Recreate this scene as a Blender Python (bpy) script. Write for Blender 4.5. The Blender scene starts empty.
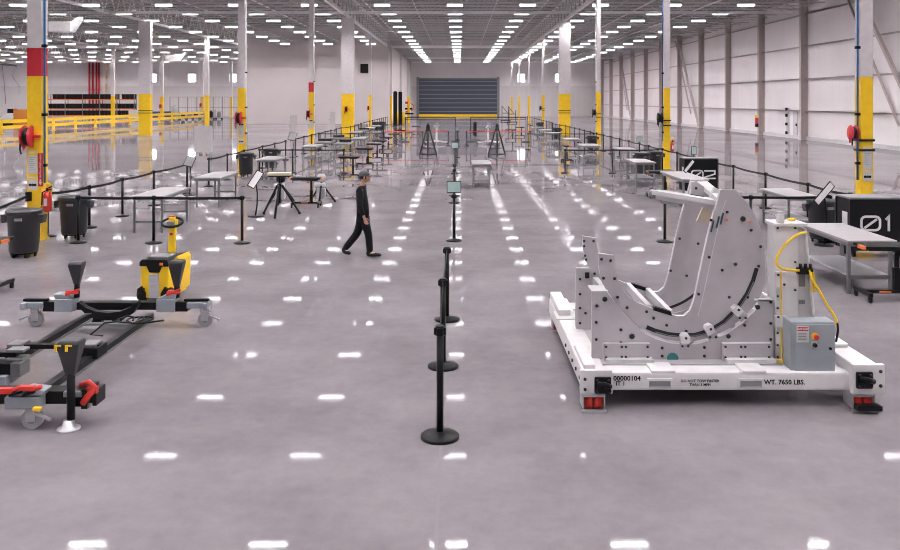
import bpy, bmesh, math, random
from mathutils import Vector, Matrix
random.seed(7)
PI = math.pi
S = bpy.context.scene
COL = S.collection
H, F, HY, VX = 3.05, 850.0, 100.0, 459.0      # eye height, focal length (px), horizon row, vanishing column

def at(px, py, z=0.0):
    d = F * (H - z) / (py - HY)
    return Vector(((px - VX) * d / F, d, z))
def X_at(px, d): return (px - VX) * d / F
def Z_at(py, d): return H - (py - HY) * d / F

# ------------------------------------------------------------------ materials
def mat(name, col, rough=0.5, metal=0.0, var=0.06, scale=6.0, bump=0.0, bscale=40.0, coat=0.0, emit=0.0, ecol=None):
    m = bpy.data.materials.new(name); m.use_nodes = True
    nt = m.node_tree; b = nt.nodes['Principled BSDF']
    b.inputs['Roughness'].default_value = rough
    b.inputs['Metallic'].default_value = metal
    if max(col) < .025: b.inputs['Specular IOR Level'].default_value = .22
    b.inputs['Coat Weight'].default_value = coat
    tc = nt.nodes.new('ShaderNodeTexCoord')
    nz = nt.nodes.new('ShaderNodeTexNoise'); nz.inputs['Scale'].default_value = scale; nz.inputs['Detail'].default_value = 4
    nt.links.new(tc.outputs['Object'], nz.inputs['Vector'])
    rp = nt.nodes.new('ShaderNodeValToRGB')
    rp.color_ramp.elements[0].position = .3; rp.color_ramp.elements[1].position = .7
    rp.color_ramp.elements[0].color = [max(0, c * (1 - var)) for c in col] + [1]
    rp.color_ramp.elements[1].color = [min(1, c * (1 + var)) for c in col] + [1]
    nt.links.new(nz.outputs['Fac'], rp.inputs['Fac'])
    nt.links.new(rp.outputs['Color'], b.inputs['Base Color'])
    if bump:
        n2 = nt.nodes.new('ShaderNodeTexNoise'); n2.inputs['Scale'].default_value = bscale
        bp = nt.nodes.new('ShaderNodeBump'); bp.inputs['Strength'].default_value = bump; bp.inputs['Distance'].default_value = .02
        nt.links.new(tc.outputs['Object'], n2.inputs['Vector'])
        nt.links.new(n2.outputs['Fac'], bp.inputs['Height']); nt.links.new(bp.outputs['Normal'], b.inputs['Normal'])
    if emit:
        b.inputs['Emission Color'].default_value = list(ecol or col) + [1]
        b.inputs['Emission Strength'].default_value = emit
    return m

M = {}
M['white_paint'] = mat('white_paint', (.64, .62, .628), .45)
M['col_white'] = mat('column_white', (.66, .62, .63), .5)
M['beige_steel'] = mat('beige_steel', (.52, .45, .435), .55)
M['yellow'] = mat('safety_yellow', (.88, .56, .012), .42)
M['redp'] = mat('red_paint', (.52, .02, .035), .4)
M['blue'] = mat('blue_pipe', (.02, .14, .36), .4)
M['black'] = mat('black_plastic', (.005, .005, .006), .5)
M['black_metal'] = mat('black_metal', (.007, .007, .008), .38, .1)
M['belt'] = mat('belt_webbing', (.01, .01, .012), .7)
M['dark_grey'] = mat('dark_grey_plastic', (.03, .031, .036), .42, bump=.1)
M['mid_grey'] = mat('mid_grey', (.2, .2, .21), .5)
M['light_grey'] = mat('light_grey', (.42, .42, .445), .45)
M['grey_box'] = mat('grey_enclosure', (.27, .295, .32), .45)
M['table_top'] = mat('table_laminate', (.335, .322, .333), .4)
M['steel'] = mat('steel_leg', (.24, .24, .25), .4, .6)
M['alu'] = mat('machined_aluminium', (.455, .43, .448), .5, .3, var=.09, scale=3)
M['alu_edge'] = mat('aluminium_edge', (.58, .57, .575), .4, .2)
M['chrome'] = mat('bright_steel', (.45, .45, .47), .4, .6)
M['red'] = mat('red_plastic', (.6, .03, .02), .4)
M['orange'] = mat('orange_plastic', (.8, .17, .03), .45)
M['red_belt'] = mat('red_belt', (.68, .06, .03), .55)
M['yellow_hose'] = mat('yellow_hose', (.8, .52, .01), .4)
M['bolt'] = mat('dark_bolt', (.03, .03, .032), .4, .5)
M['placard'] = mat('placard_white', (.6, .59, .59), .5)
M['sign_cyan'] = mat('sign_face', (.36, .5, .48), .4)
M['tan'] = mat('tan_board', (.5, .42, .32), .6)
M['orange_wood'] = mat('orange_crate', (.55, .2, .03), .6)
M['skin'] = mat('skin', (.45, .24, .17), .55)
M['cloth'] = mat('black_cloth', (.010, .011, .013), .85)
M['jeans'] = mat('black_trousers', (.006, .006, .008), .8)
M['cap'] = mat('grey_cap', (.09, .09, .1), .8)
M['ink'] = mat('black_ink', (.01, .01, .01), .6)
M['grey_block'] = mat('grey_cast', (.27, .295, .33), .5, .2)
M['led'] = mat('led_diffuser', (.9, .9, .9), .5, emit=100, ecol=(1.0, .95, .98))
M['added_liner'] = mat('added_liner_grey', (.1, .1, .1), .6)  # unseen dark liner, added to cut the light bounced inside the side skirts
M['lens'] = mat('led_side_lens', (.16, .16, .16), .5, emit=1.0, ecol=(1.0, .965, .985))
M['window'] = mat('daylit_glass', (.9, .9, .9), .3, emit=3.0, ecol=(1, 1, 1))
M['pale'] = mat('pale_sheet', (.5, .475, .48), .4)
M['shelf'] = mat('shelf_steel', (.34, .34, .36), .4, .3)
M['joist'] = mat('joist_paint', (.56, .55, .55), .55)
M['pipe'] = mat('pipe_paint', (.88, .87, .87), .5)
M['door'] = mat('door_slate', (.055, .065, .092), .5)
M['door_line'] = mat('door_rib', (.2, .22, .27), .5)
M['blue_tarp'] = mat('blue_tarp', (.06, .08, .22), .6)
M['steel_blue'] = mat('blued_steel', (.05, .09, .11), .4, .4)
M['teal'] = mat('teal_pad', (.03, .16, .17), .5)

def floor_mat():
    m = bpy.data.materials.new('polished_concrete'); m.use_nodes = True
    nt = m.node_tree; L = nt.links; N = nt.nodes; b = N['Principled BSDF']
    tc = N.new('ShaderNodeTexCoord')
    def noise(scale, detail=5, rough=.6, src=None):
        n = N.new('ShaderNodeTexNoise'); n.inputs['Scale'].default_value = scale
        n.inputs['Detail'].default_value = detail; n.inputs['Roughness'].default_value = rough
        L.new(src or tc.outputs['Object'], n.inputs['Vector']); return n.outputs['Fac']
    def ramp(fac, a, c, p0=.3, p1=.7):
        r = N.new('ShaderNodeValToRGB'); r.color_ramp.elements[0].position = p0; r.color_ramp.elements[1].position = p1
        r.color_ramp.elements[0].color = (*a, 1); r.color_ramp.elements[1].color = (*c, 1); L.new(fac, r.inputs['Fac']); return r.outputs['Color']
    def mix(kind, fac, A, B):
        x = N.new('ShaderNodeMix'); x.data_type = 'RGBA'; x.blend_type = kind
        x.inputs['Factor'].default_value = fac; L.new(A, x.inputs['A']); L.new(B, x.inputs['B']); return x.outputs['Result']
    c1 = ramp(noise(.55, 8, .65), (.158, .144, .153), (.243, .222, .234))
    c2 = ramp(noise(7, 6, .7), (.86, .86, .86), (1.06, 1.06, 1.06), .25, .75)
    c = mix('MULTIPLY', .8, c1, c2)
    sep = N.new('ShaderNodeSeparateXYZ'); L.new(tc.outputs['Object'], sep.inputs[0])
    def joint(out, off, sp, w):
        a = N.new('ShaderNodeMath'); a.operation = 'ADD'; L.new(out, a.inputs[0]); a.inputs[1].default_value = -off + sp * 100 + sp / 2
        mo = N.new('ShaderNodeMath'); mo.operation = 'MODULO'; L.new(a.outputs[0], mo.inputs[0]); mo.inputs[1].default_value = sp
        s = N.new('ShaderNodeMath'); s.operation = 'SUBTRACT'; L.new(mo.outputs[0], s.inputs[0]); s.inputs[1].default_value = sp / 2
        ab = N.new('ShaderNodeMath'); ab.operation = 'ABSOLUTE'; L.new(s.outputs[0], ab.inputs[0])
        lt = N.new('ShaderNodeMath'); lt.operation = 'LESS_THAN'; L.new(ab.outputs[0], lt.inputs[0]); lt.inputs[1].default_value = w
        return lt.outputs[0]
    jx = joint(sep.outputs['X'], -.16, 4.57, .014); jy = joint(sep.outputs['Y'], 9.75, 4.57, .010)
    mx = N.new('ShaderNodeMath'); mx.operation = 'MAXIMUM'; L.new(jx, mx.inputs[0]); L.new(jy, mx.inputs[1])
    jm = N.new('ShaderNodeMix'); jm.data_type = 'RGBA'; L.new(mx.outputs[0], jm.inputs['Factor'])
    L.new(c, jm.inputs['A']); jm.inputs['B'].default_value = (.2, .19, .195, 1)
    L.new(jm.outputs['Result'], b.inputs['Base Color'])
    r = N.new('ShaderNodeMapRange'); L.new(noise(.12, 2, .5), r.inputs['Value'])
    r.inputs['From Min'].default_value = .3; r.inputs['From Max'].default_value = .7
    r.inputs['To Min'].default_value = .02; r.inputs['To Max'].default_value = .045
    L.new(r.outputs['Result'], b.inputs['Roughness'])
    bp = N.new('ShaderNodeBump'); bp.inputs['Strength'].default_value = .02; bp.inputs['Distance'].default_value = .001
    L.new(noise(1.6, 3, .5), bp.inputs['Height'])
    # sealed, lightly scattering concrete: diffuse body under a sheen that grows towards grazing angles
    b.inputs['Specular IOR Level'].default_value = 0
    gl = N.new('ShaderNodeBsdfGlossy'); gl.inputs['Color'].default_value = (.96, .95, .96, 1)
    L.new(r.outputs['Result'], gl.inputs['Roughness']); L.new(bp.outputs['Normal'], gl.inputs['Normal'])
    lw = N.new('ShaderNodeLayerWeight'); lw.inputs['Blend'].default_value = .5
    pw = N.new('ShaderNodeMath'); pw.operation = 'POWER'; L.new(lw.outputs['Facing'], pw.inputs[0]); pw.inputs[1].default_value = 5
    ma = N.new('ShaderNodeMath'); ma.operation = 'MULTIPLY_ADD'; L.new(pw.outputs[0], ma.inputs[0]); ma.inputs[1].default_value = .64; ma.inputs[2].default_value = .005
    pt = N.new('ShaderNodeMapRange'); L.new(noise(.15, 2, .5), pt.inputs['Value']); pt.inputs['From Min'].default_value = .35; pt.inputs['From Max'].default_value = .65
    pt.inputs['To Min'].default_value = .85; pt.inputs['To Max'].default_value = 1.05
    mu = N.new('ShaderNodeMath'); mu.operation = 'MULTIPLY'; L.new(ma.outputs[0], mu.inputs[0]); L.new(pt.outputs['Result'], mu.inputs[1])
    ms = N.new('ShaderNodeMixShader'); L.new(mu.outputs[0], ms.inputs[0]); L.new(b.outputs[0], ms.inputs[1]); L.new(gl.outputs[0], ms.inputs[2])
    L.new(ms.outputs[0], N['Material Output'].inputs['Surface'])
    return m
M['floor'] = floor_mat()

def panel_mat(name, col, axis, spacing, line=.82, w=.03, rough=.5, split=None, col2=None):
    """painted metal wall: thin vertical seams every `spacing` m along an axis; optional lower colour"""
    m = bpy.data.materials.new(name); m.use_nodes = True
    nt = m.node_tree; L = nt.links; N = nt.nodes; b = N['Principled BSDF']; b.inputs['Roughness'].default_value = rough
    tc = N.new('ShaderNodeTexCoord'); sep = N.new('ShaderNodeSeparateXYZ'); L.new(tc.outputs['Object'], sep.inputs[0])
    a = N.new('ShaderNodeMath'); a.operation = 'ADD'; L.new(sep.outputs[axis], a.inputs[0]); a.inputs[1].default_value = spacing * 400
    mo = N.new('ShaderNodeMath'); mo.operation = 'MODULO'; L.new(a.outputs[0], mo.inputs[0]); mo.inputs[1].default_value = spacing
    lt = N.new('ShaderNodeMath'); lt.operation = 'LESS_THAN'; L.new(mo.outputs[0], lt.inputs[0]); lt.inputs[1].default_value = w
    nz = N.new('ShaderNodeTexNoise'); nz.inputs['Scale'].default_value = .35; L.new(tc.outputs['Object'], nz.inputs['Vector'])
    rp = N.new('ShaderNodeValToRGB'); rp.color_ramp.elements[0].position = .3; rp.color_ramp.elements[1].position = .7
    rp.color_ramp.elements[0].color = [c * .96 for c in col] + [1]; rp.color_ramp.elements[1].color = [min(1, c * 1.03) for c in col] + [1]
    L.new(nz.outputs['Fac'], rp.inputs['Fac'])
    src = rp.outputs['Color']
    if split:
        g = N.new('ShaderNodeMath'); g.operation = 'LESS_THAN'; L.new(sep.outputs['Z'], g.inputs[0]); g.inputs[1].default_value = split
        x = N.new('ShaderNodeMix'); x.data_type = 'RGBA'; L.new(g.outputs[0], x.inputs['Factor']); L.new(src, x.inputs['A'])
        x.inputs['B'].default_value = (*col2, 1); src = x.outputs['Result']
    x = N.new('ShaderNodeMix'); x.data_type = 'RGBA'; L.new(lt.outputs[0], x.inputs['Factor']); L.new(src, x.inputs['A'])
    x.inputs['B'].default_value = [c * line for c in col] + [1]
    L.new(x.outputs['Result'], b.inputs['Base Color'])
    return m
M['wall_right'] = panel_mat('white_wall_panel', (.87, .825, .84), 'Y', 1.143, .9, .03)
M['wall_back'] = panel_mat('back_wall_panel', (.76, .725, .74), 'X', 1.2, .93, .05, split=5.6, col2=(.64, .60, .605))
M['wall_part'] = panel_mat('partition_panel', (.64, .585, .585), 'X', 3.0, .97, .03)
M['deck'] = panel_mat('roof_deck', (.20, .196, .196), 'X', .3, .8, .12)

# ------------------------------------------------------------------ mesh builder
class MB:
    def __init__(s): s.bm = bmesh.new(); s.mats = []
    def _mi(s, faces, m):
        if m is None: return
        if m not in s.mats: s.mats.append(m)
        i = s.mats.index(m)
        for f in faces: f.material_index = i
    def box(s, a, b, m=None, mtx=None):
        x0, x1 = sorted((a[0], b[0])); y0, y1 = sorted((a[1], b[1])); z0, z1 = sorted((a[2], b[2]))
        pts = [(x0,y0,z0),(x1,y0,z0),(x1,y1,z0),(x0,y1,z0),(x0,y0,z1),(x1,y0,z1),(x1,y1,z1),(x0,y1,z1)]
        v = [s.bm.verts.new(mtx @ Vector(p) if mtx else p) for p in pts]
        fs = [s.bm.faces.new([v[i] for i in q]) for q in ((0,3,2,1),(4,5,6,7),(0,1,5,4),(1,2,6,5),(2,3,7,6),(3,0,4,7))]
        s._mi(fs, m); return s
    def cbox(s, c, d, m=None, mtx=None):
        return s.box([c[i]-d[i]/2 for i in range(3)], [c[i]+d[i]/2 for i in range(3)], m, mtx)
    def bar(s, p, q, w, h=None, m=None, up=(0,0,1)):
        """square bar from p to q"""
        h = h or w; p = Vector(p); q = Vector(q); d = (q-p).normalized(); u = Vector(up)
        if abs(d.dot(u)) > .98: u = Vector((0,1,0))
        a = d.cross(u).normalized(); b = a.cross(d)
        v = []
        for o in (p, q):
            for sx, sz in ((-1,-1),(1,-1),(1,1),(-1,1)): v.append(s.bm.verts.new(o + a*sx*w/2 + b*sz*h/2))
        fs = [s.bm.faces.new([v[i] for i in k]) for k in ((3,2,1,0),(4,5,6,7),(0,1,5,4),(1,2,6,5),(2,3,7,6),(3,0,4,7))]
        s._mi(fs, m); return s
    def tube(s, pts, r, n=8, m=None, cap=True, smooth=True):
        pts = [Vector(p) for p in pts]; rs = r if isinstance(r, (list, tuple)) else [r]*len(pts)
        rings = []; prev = None
        for i, p in enumerate(pts):
            d = ((pts[min(i+1, len(pts)-1)] - pts[max(i-1, 0)])).normalized()
            if prev is None:
                u = Vector((0,0,1)) if abs(d.z) < .9 else Vector((1,0,0))
                a = d.cross(u).normalized()
            else:
                a = (prev - d*prev.dot(d)).normalized()
            prev = a; b = d.cross(a)
            rings.append([s.bm.verts.new(p + (a*math.cos(2*PI*k/n) + b*math.sin(2*PI*k/n))*rs[i]) for k in range(n)])
        fs = []
        for A, B in zip(rings, rings[1:]):
            for k in range(n):
                f = s.bm.faces.new((A[k], A[(k+1)%n], B[(k+1)%n], B[k])); f.smooth = smooth; fs.append(f)
        if cap:
            fs.append(s.bm.faces.new(rings[0][::-1])); fs.append(s.bm.faces.new(rings[-1]))
        s._mi(fs, m); return s
    def cyl(s, p, q, r, n=12, m=None): return s.tube([p, q], r, n, m)
    def lathe(s, prof, c=(0,0,0), n=20, m=None, mtx=None):
        rings = []; fs = []
        for r, z in prof:
            ring = []
            for k in range(n):
                p = Vector((c[0]+r*math.cos(2*PI*k/n), c[1]+r*math.sin(2*PI*k/n), c[2]+z))
                ring.append(s.bm.verts.new(mtx @ p if mtx else p))
            rings.append(ring)
        for A, B in zip(rings, rings[1:]):
            for k in range(n):
                f = s.bm.faces.new((A[k], A[(k+1)%n], B[(k+1)%n], B[k])); f.smooth = True; fs.append(f)
        fs.append(s.bm.faces.new(rings[0][::-1])); fs.append(s.bm.faces.new(rings[-1]))
        s._mi(fs, m); return s
    def prism(s, poly, y0, y1, m=None, edge=None, mtx=None):
        """polygon of (x, z) pulled along y"""
        A = [s.bm.verts.new(mtx @ Vector((x, y0, z)) if mtx else (x, y0, z)) for x, z in poly]
        B = [s.bm.verts.new(mtx @ Vector((x, y1, z)) if mtx else (x, y1, z)) for x, z in poly]
        s._mi([s.bm.faces.new(A), s.bm.faces.new(B[::-1])], m)
        n = len(poly)
        s._mi([s.bm.faces.new((A[i], B[i], B[(i+1)%n], A[(i+1)%n])) for i in range(n)], edge or m)
        return s
    def strip(s, pts, w, y0, y1, m=None, closed=False):
        """flat stroke of width w along (x, z) points, pulled along y"""
        n = len(pts); P = [Vector((a, 0, b)) for a, b in pts]; lo = []; hi = []
        for i in range(n):
            if closed: d1 = (P[i]-P[i-1]).normalized(); d2 = (P[(i+1)%n]-P[i]).normalized()
            else:
                d1 = (P[i]-P[i-1]).normalized() if i else (P[1]-P[0]).normalized()
                d2 = (P[i+1]-P[i]).normalized() if i < n-1 else d1
            t = (d1+d2).normalized(); nrm = Vector((-t.z, 0, t.x)); k = 1/max(.35, t.dot(d2))
            hi.append(P[i]+nrm*w/2*k); lo.append(P[i]-nrm*w/2*k)
        V = lambda p, y: s.bm.verts.new((p.x, y, p.z))
        a = [V(p, y0) for p in hi]; b = [V(p, y0) for p in lo]; c = [V(p, y1) for p in hi]; d = [V(p, y1) for p in lo]
        fs = []
        for i in range(n if closed else n-1):
            j = (i+1) % n
            fs += [s.bm.faces.new(q) for q in ((a[i],a[j],b[j],b[i]), (c[j],c[i],d[i],d[j]), (a[j],a[i],c[i],c[j]), (b[i],b[j],d[j],d[i]))]
        if not closed:
            fs += [s.bm.faces.new((a[0],b[0],d[0],c[0])), s.bm.faces.new((b[-1],a[-1],c[-1],d[-1]))]
        s._mi(fs, m); return s
    def mesh(s, name, m, bevel=0):
        bmesh.ops.recalc_face_normals(s.bm, faces=s.bm.faces)
        if bevel:
            es = [e for e in s.bm.edges if len(e.link_faces) == 2 and e.calc_face_angle(0) > .6]
            bmesh.ops.bevel(s.bm, geom=es, offset=bevel, segments=2, profile=.6, affect='EDGES', clamp_overlap=True)
        me = bpy.data.meshes.new(name); s.bm.to_mesh(me); s.bm.free()
        if s.mats:
            for x in s.mats: me.materials.append(x)
        else: me.materials.append(m)
        return me

def link(name, data, parent=None):
    o = bpy.data.objects.new(name, data); COL.objects.link(o)
    if parent: o.parent = parent
    return o
def part(name, mb, m, parent, bevel=0, label=None, world=False):
    if world:
        r = parent
        off = Vector((0,0,0))
        while r: off += r.location; r = r.parent
        bmesh.ops.translate(mb.bm, verts=mb.bm.verts, vec=-off)
    o = link(name, mb.mesh(name, m, bevel), parent)
    if label: o['label'] = label
    return o
def thing(name, label, cat, loc=(0,0,0), rz=0, group=None):
    o = link(name, None); o.location = loc; o.rotation_euler = (0,0,rz); o['label'] = label; o['category'] = cat
    if group: o['group'] = group
    return o
def solo(name, mb, m, label, cat, loc=(0,0,0), rz=0, group=None, bevel=0):
    o = link(name, mb.mesh(name, m, bevel)); o.location = loc; o.rotation_euler = (0,0,rz); o['label'] = label; o['category'] = cat
    if group: o['group'] = group
    return o
def struct(name, mb, m, parent=None, bevel=0):
    o = link(name, mb.mesh(name, m, bevel), parent)
    if not parent: o['kind'] = 'structure'
    return o
KIDS = {}
def dup(root, loc, rz=0, label=None, group=None):
    def cp(o, par):
        c = o.copy(); COL.objects.link(c)
        if par: c.parent = par
        for ch in list(o.children):
            if not ch.name.startswith(('belt.', 'sign_holder')) and ch.name != 'belt': cp(ch, c)
        return c
    r = cp(root, None); r.location = loc; r.rotation_euler = (0,0,rz)
    if label: r['label'] = label
    if group: r['group'] = group
    return r
def put(proto, used, loc, rz, label, group=None):
    if not used:
        used.append(1); proto.location = loc; proto.rotation_euler = (0,0,rz); proto['label'] = label
        if group: proto['group'] = group
        return proto
    return dup(proto, loc, rz, label, group)
def text_mesh(s, size, depth=.002):
    cu = bpy.data.curves.new('lettering', 'FONT'); cu.body = s; cu.size = size; cu.extrude = depth; cu.align_x = 'CENTER'; cu.align_y = 'CENTER'
    cu.resolution_u = 2; cu.offset = size*.022
    o = bpy.data.objects.new('lettering', cu); COL.objects.link(o)
    bpy.context.view_layer.update()
    me = bpy.data.meshes.new_from_object(o.evaluated_get(bpy.context.evaluated_depsgraph_get()))
    bpy.data.objects.remove(o); return me
def lettering(s, size, loc, m, parent, name='lettering', rot=(PI/2,0,0), world=True):
    me = text_mesh(s, size); me.materials.clear(); me.materials.append(m)
    o = link(name, me, parent); v = Vector(loc)
    if world:
        r = parent
        while r: v = v - r.location; r = r.parent
    o.location = v; o.rotation_euler = rot; return o
ORD = ['', 'first','second','third','fourth','fifth','sixth','seventh','eighth','ninth','tenth','eleventh','twelfth','thirteenth','fourteenth','fifteenth','sixteenth','seventeenth','eighteenth','nineteenth','twentieth',
       'twenty-first','twenty-second','twenty-third','twenty-fourth','twenty-fifth','twenty-sixth','twenty-seventh','twenty-eighth','twenty-ninth','thirtieth','thirty-first','thirty-second','thirty-third','thirty-fourth','thirty-fifth','thirty-sixth','thirty-seventh','thirty-eighth','thirty-ninth','fortieth']

# ------------------------------------------------------------------ room shell
XR, XL, YB, YF = 26.6, -88.0, 158.0, -14.0
fl = MB(); fl.box((XL-.5, YF-.5, -.2), (XR+.5, YB+.5, 0)); struct('floor', fl, M['floor'])
cl = MB(); cl.prism([(XL-.5, 12.0), (-9, 12.3), (9, 12.3), (XR+.6, 10.85), (XR+.6, 11.1), (9, 12.55), (-9, 12.55), (XL-.5, 12.25)], YF-.5, YB+.5)
struct('ceiling', cl, M['deck'])
w = MB(); w.box((XR, YF-.5, 0), (XR+.3, YB+.5, 11)); struct('wall_right', w, M['wall_right'])
w = MB(); w.box((XL-.3, YF-.5, 0), (XL, YB+.5, 12.1)); struct('wall_left', w, M['wall_right'])
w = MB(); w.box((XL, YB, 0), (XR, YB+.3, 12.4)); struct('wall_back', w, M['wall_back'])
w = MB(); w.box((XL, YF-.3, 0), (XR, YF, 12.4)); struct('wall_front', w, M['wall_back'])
w = MB(); w.box((-26.9, 108, 0), (-8.95, 108.3, 12.2)); w.box((-9.25, 108.3, 0), (-8.95, YB, 12.2)); w.box((-26.9, 108.3, 0), (-26.6, YB, 12.2))
struct('wall_partition', w, M['wall_part'])
# horizontal ledges on the partition, the seam of the back wall, kerb of the right wall
TR = [0]
def trim(mb, m, parent=None):
    TR[0] += 1; return struct('trim_%d' % TR[0], mb, m, parent)
for z in (8.55, 7.2):
    t = MB(); t.box((-26.9, 107.9, z), (-8.95, 108, z+.12)); trim(t, M['wall_part'])
t = MB(); t.box((XL, YB-.12, 5.5), (XR, YB, 5.65)); trim(t, M['col_white'])
t = MB(); t.box((XL, YB-.25, 10.0), (XR, YB, 10.35)); trim(t, M['pipe'])
t = MB(); t.box((XR-.12, YF, 0), (XR, YB, .28)); struct('baseboard_right', t, M['white_paint'])
# right wall columns (wide flange), girts and sway braces
YC = [19.2 + 9.144*k for k in range(0, 16)]
def flange(h):
    b = MB(); b.box((-.55, -.16, 0), (-.51, .16, h)); b.box((-.51, -.015, 0), (-.04, .015, h)); b.box((-.04, -.16, 0), (0, .16, h))
    b.box((-.62, -.25, 0), (.0, .25, .04)); return b
fm = None
for y in YC:
    o = trim(flange(10.75), M['beige_steel']) if fm is None else None
    if fm is None: fm = o.data
    else:
        TR[0] += 1; o = link('trim_%d' % TR[0], fm); o['kind'] = 'structure'
    o.location = (XR, y, 0)
for z in (2.25, 4.7, 7.2, 9.65):
    t = MB(); t.box((XR-.2, YF, z-.06), (XR, YB, z)); t.box((XR-.2, YF, z-.12), (XR-.17, YB, z)); trim(t, M['beige_steel'])
for y0, y1 in ((55.9, 46.7), (101.5, 92.4), (138.1, 129)):
    t = MB(); t.bar((XR-.45, y0-.1, 10.2), (XR-.45, y1+.4, .3), .22, m=M['beige_steel']); trim(t, M['beige_steel'])
    t = MB(); t.bar((XR-.25, y0+2.0, 10.2), (XR-.25, y1+4.2, 1.5), .12, m=M['beige_steel']); trim(t, M['beige_steel'])
# roof: joists (lattice) running across, girders along the rows of columns, cross beams and pipes
def lattice(L, dz, step, ch, wb):
    b = MB(); b.box((0, -ch, 0), (L, ch, ch*1.6)); b.box((0, -ch, dz-ch), (L, ch, dz))
    n = int(L/step)
    for i in range(n):
        x = i*step
        b.bar((x, 0, .04), (x+step/2, 0, dz-.04), wb); b.bar((x+step/2, 0, dz-.04), (x+step, 0, .04), wb)
    return b
jl = lattice(XR+44-.3, .75, 2.0, .045, .035).mesh('joist', M['joist'])
y = 36.0
while y < 157:
    TR[0] += 1; o = link('trim_%d' % TR[0], jl); o['kind'] = 'structure'; o.location = (-44, y, 10.1 if y > 0 else 0); o.location.z = 10.05
    y += 2.286
jl2 = lattice(43, .75, 2.0, .045, .035).mesh('joist', M['joist'])
y = 70.3
while y < 157:
    TR[0] += 1; o = link('trim_%d' % TR[0], jl2); o['kind'] = 'structure'; o.location = (-87.5, y, 10.9)
    y += 4.572
gl = lattice(YB-20, 1.9, 2.286, .12, .09).mesh('girder', M['pipe'])
for x in (-64.0, -45.72, -27.43, -9.144, 9.144):
    TR[0] += 1; o = link('trim_%d' % TR[0], gl); o['kind'] = 'structure'; o.location = (x, 19.9, 9.85); o.rotation_euler = (0, 0, PI/2)
for yy, z, s_ in ((66.5, 9.8, .1), (110.7, 9.8, .18), (140, 9.85, .1)):
    t = MB(); t.box((XL+.5, yy-s_, z), (XR-.6, yy+s_, z+2*s_), M['pipe']); trim(t, M['pipe'])
for x, z, r in ((-6.9, 10.2, .05), (-3.4, 10.3, .04), (2.8, 10.3, .04), (6.4, 10.2, .05), (13.6, 10.0, .05), (18.0, 9.9, .05), (-15, 10.3, .06), (-20.5, 10.3, .05), (-34, 10.3, .06), (-40, 10.2, .05)):
    t = MB(); t.tube([(x, 22, z), (x, YB-1, z)], r, 6, M['pipe']); trim(t, M['pipe'])
# hanging space heaters / duct boxes under the roof
for i, (px, d, z, ww, lab) in enumerate(((62, 62, 8.0, 1.6, 'white unit heater hung from the roof left of the wide far-left column'),
                                      (174, 100, 7.6, 1.7, 'white unit heater hung from the roof right of the wide far-left column'))):
    r = thing('unit_heater', lab, 'heater', (X_at(px, d), d, z))
    b = MB(); b.box((-ww/2, -.4, 0), (ww/2, .4, .75)); part('casing', b, M['pipe'], r, .03)
    b = MB(); b.prism([(ww/2, 0), (ww/2+.6, .9), (ww/2+.6, 1.1), (ww/2, .75)], -.35, .35); part('duct', b, M['pipe'], r)
    for sx in (-.6, .6):
        b = MB(); b.cyl((sx, 0, .75), (sx, 0, 10.1-z), .025, 6); part('hanger_rod', b, M['joist'], r)

# windows of the back wall
for i, px in enumerate((153, 192, 233, 521, 559)):
    x = X_at(px, YB); b = MB(); b.box((x-.65, YB-.06, 6.4), (x+.65, YB-.02, 7.85))
    wd = struct('window_%d' % (i+1), b, M['window'])
    b = MB()
    b.box((x-.75, YB-.1, 6.3), (x+.75, YB, 6.4)); b.box((x-.75, YB-.1, 7.85), (x+.75, YB, 7.95)); b.box((x-.75, YB-.1, 6.4), (x-.65, YB, 7.85)); b.box((x+.65, YB-.1, 6.4), (x+.75, YB, 7.85))
    struct('window_frame', b, M['col_white'], wd)
# roller door at the end of the aisle
x0, x1 = X_at(419, YB), X_at(497, YB)
b = MB(); b.box((x0, YB-.14, .1), (x1, YB-.05, 6.9)); dr = struct('door_1', b, M['door'])
b = MB()
for k in range(8): b.box((x0+.05, YB-.2, .85+k*.8), (x1-.05, YB-.14, .98+k*.8))
struct('rib', b, M['door_line'], dr)
b = MB(); b.box((x0, YB-.25, .0), (x1, YB-.05, .42)); struct('bottom_bar', b, M['yellow'], dr)
b = MB(); b.box((x0-.45, YB-.35, 0), (x0, YB-.02, 7.3)); b.box((x1, YB-.35, 0), (x1+.45, YB-.02, 7.3)); b.box((x0-.45, YB-.3, 6.9), (x1+.45, YB-.02, 7.15))
struct('door_frame', b, M['mid_grey'], dr)
# small personnel door on the right wall
b = MB(); b.box((XR-.08, 66.6, 0), (XR-.01, 67.5, 2.15)); d2 = struct('door_2', b, M['white_paint'])
b = MB(); b.box((XR-.14, 66.7, 1.0), (XR-.08, 66.85, 1.2)); struct('door_handle', b, M['black'], d2)

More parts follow.
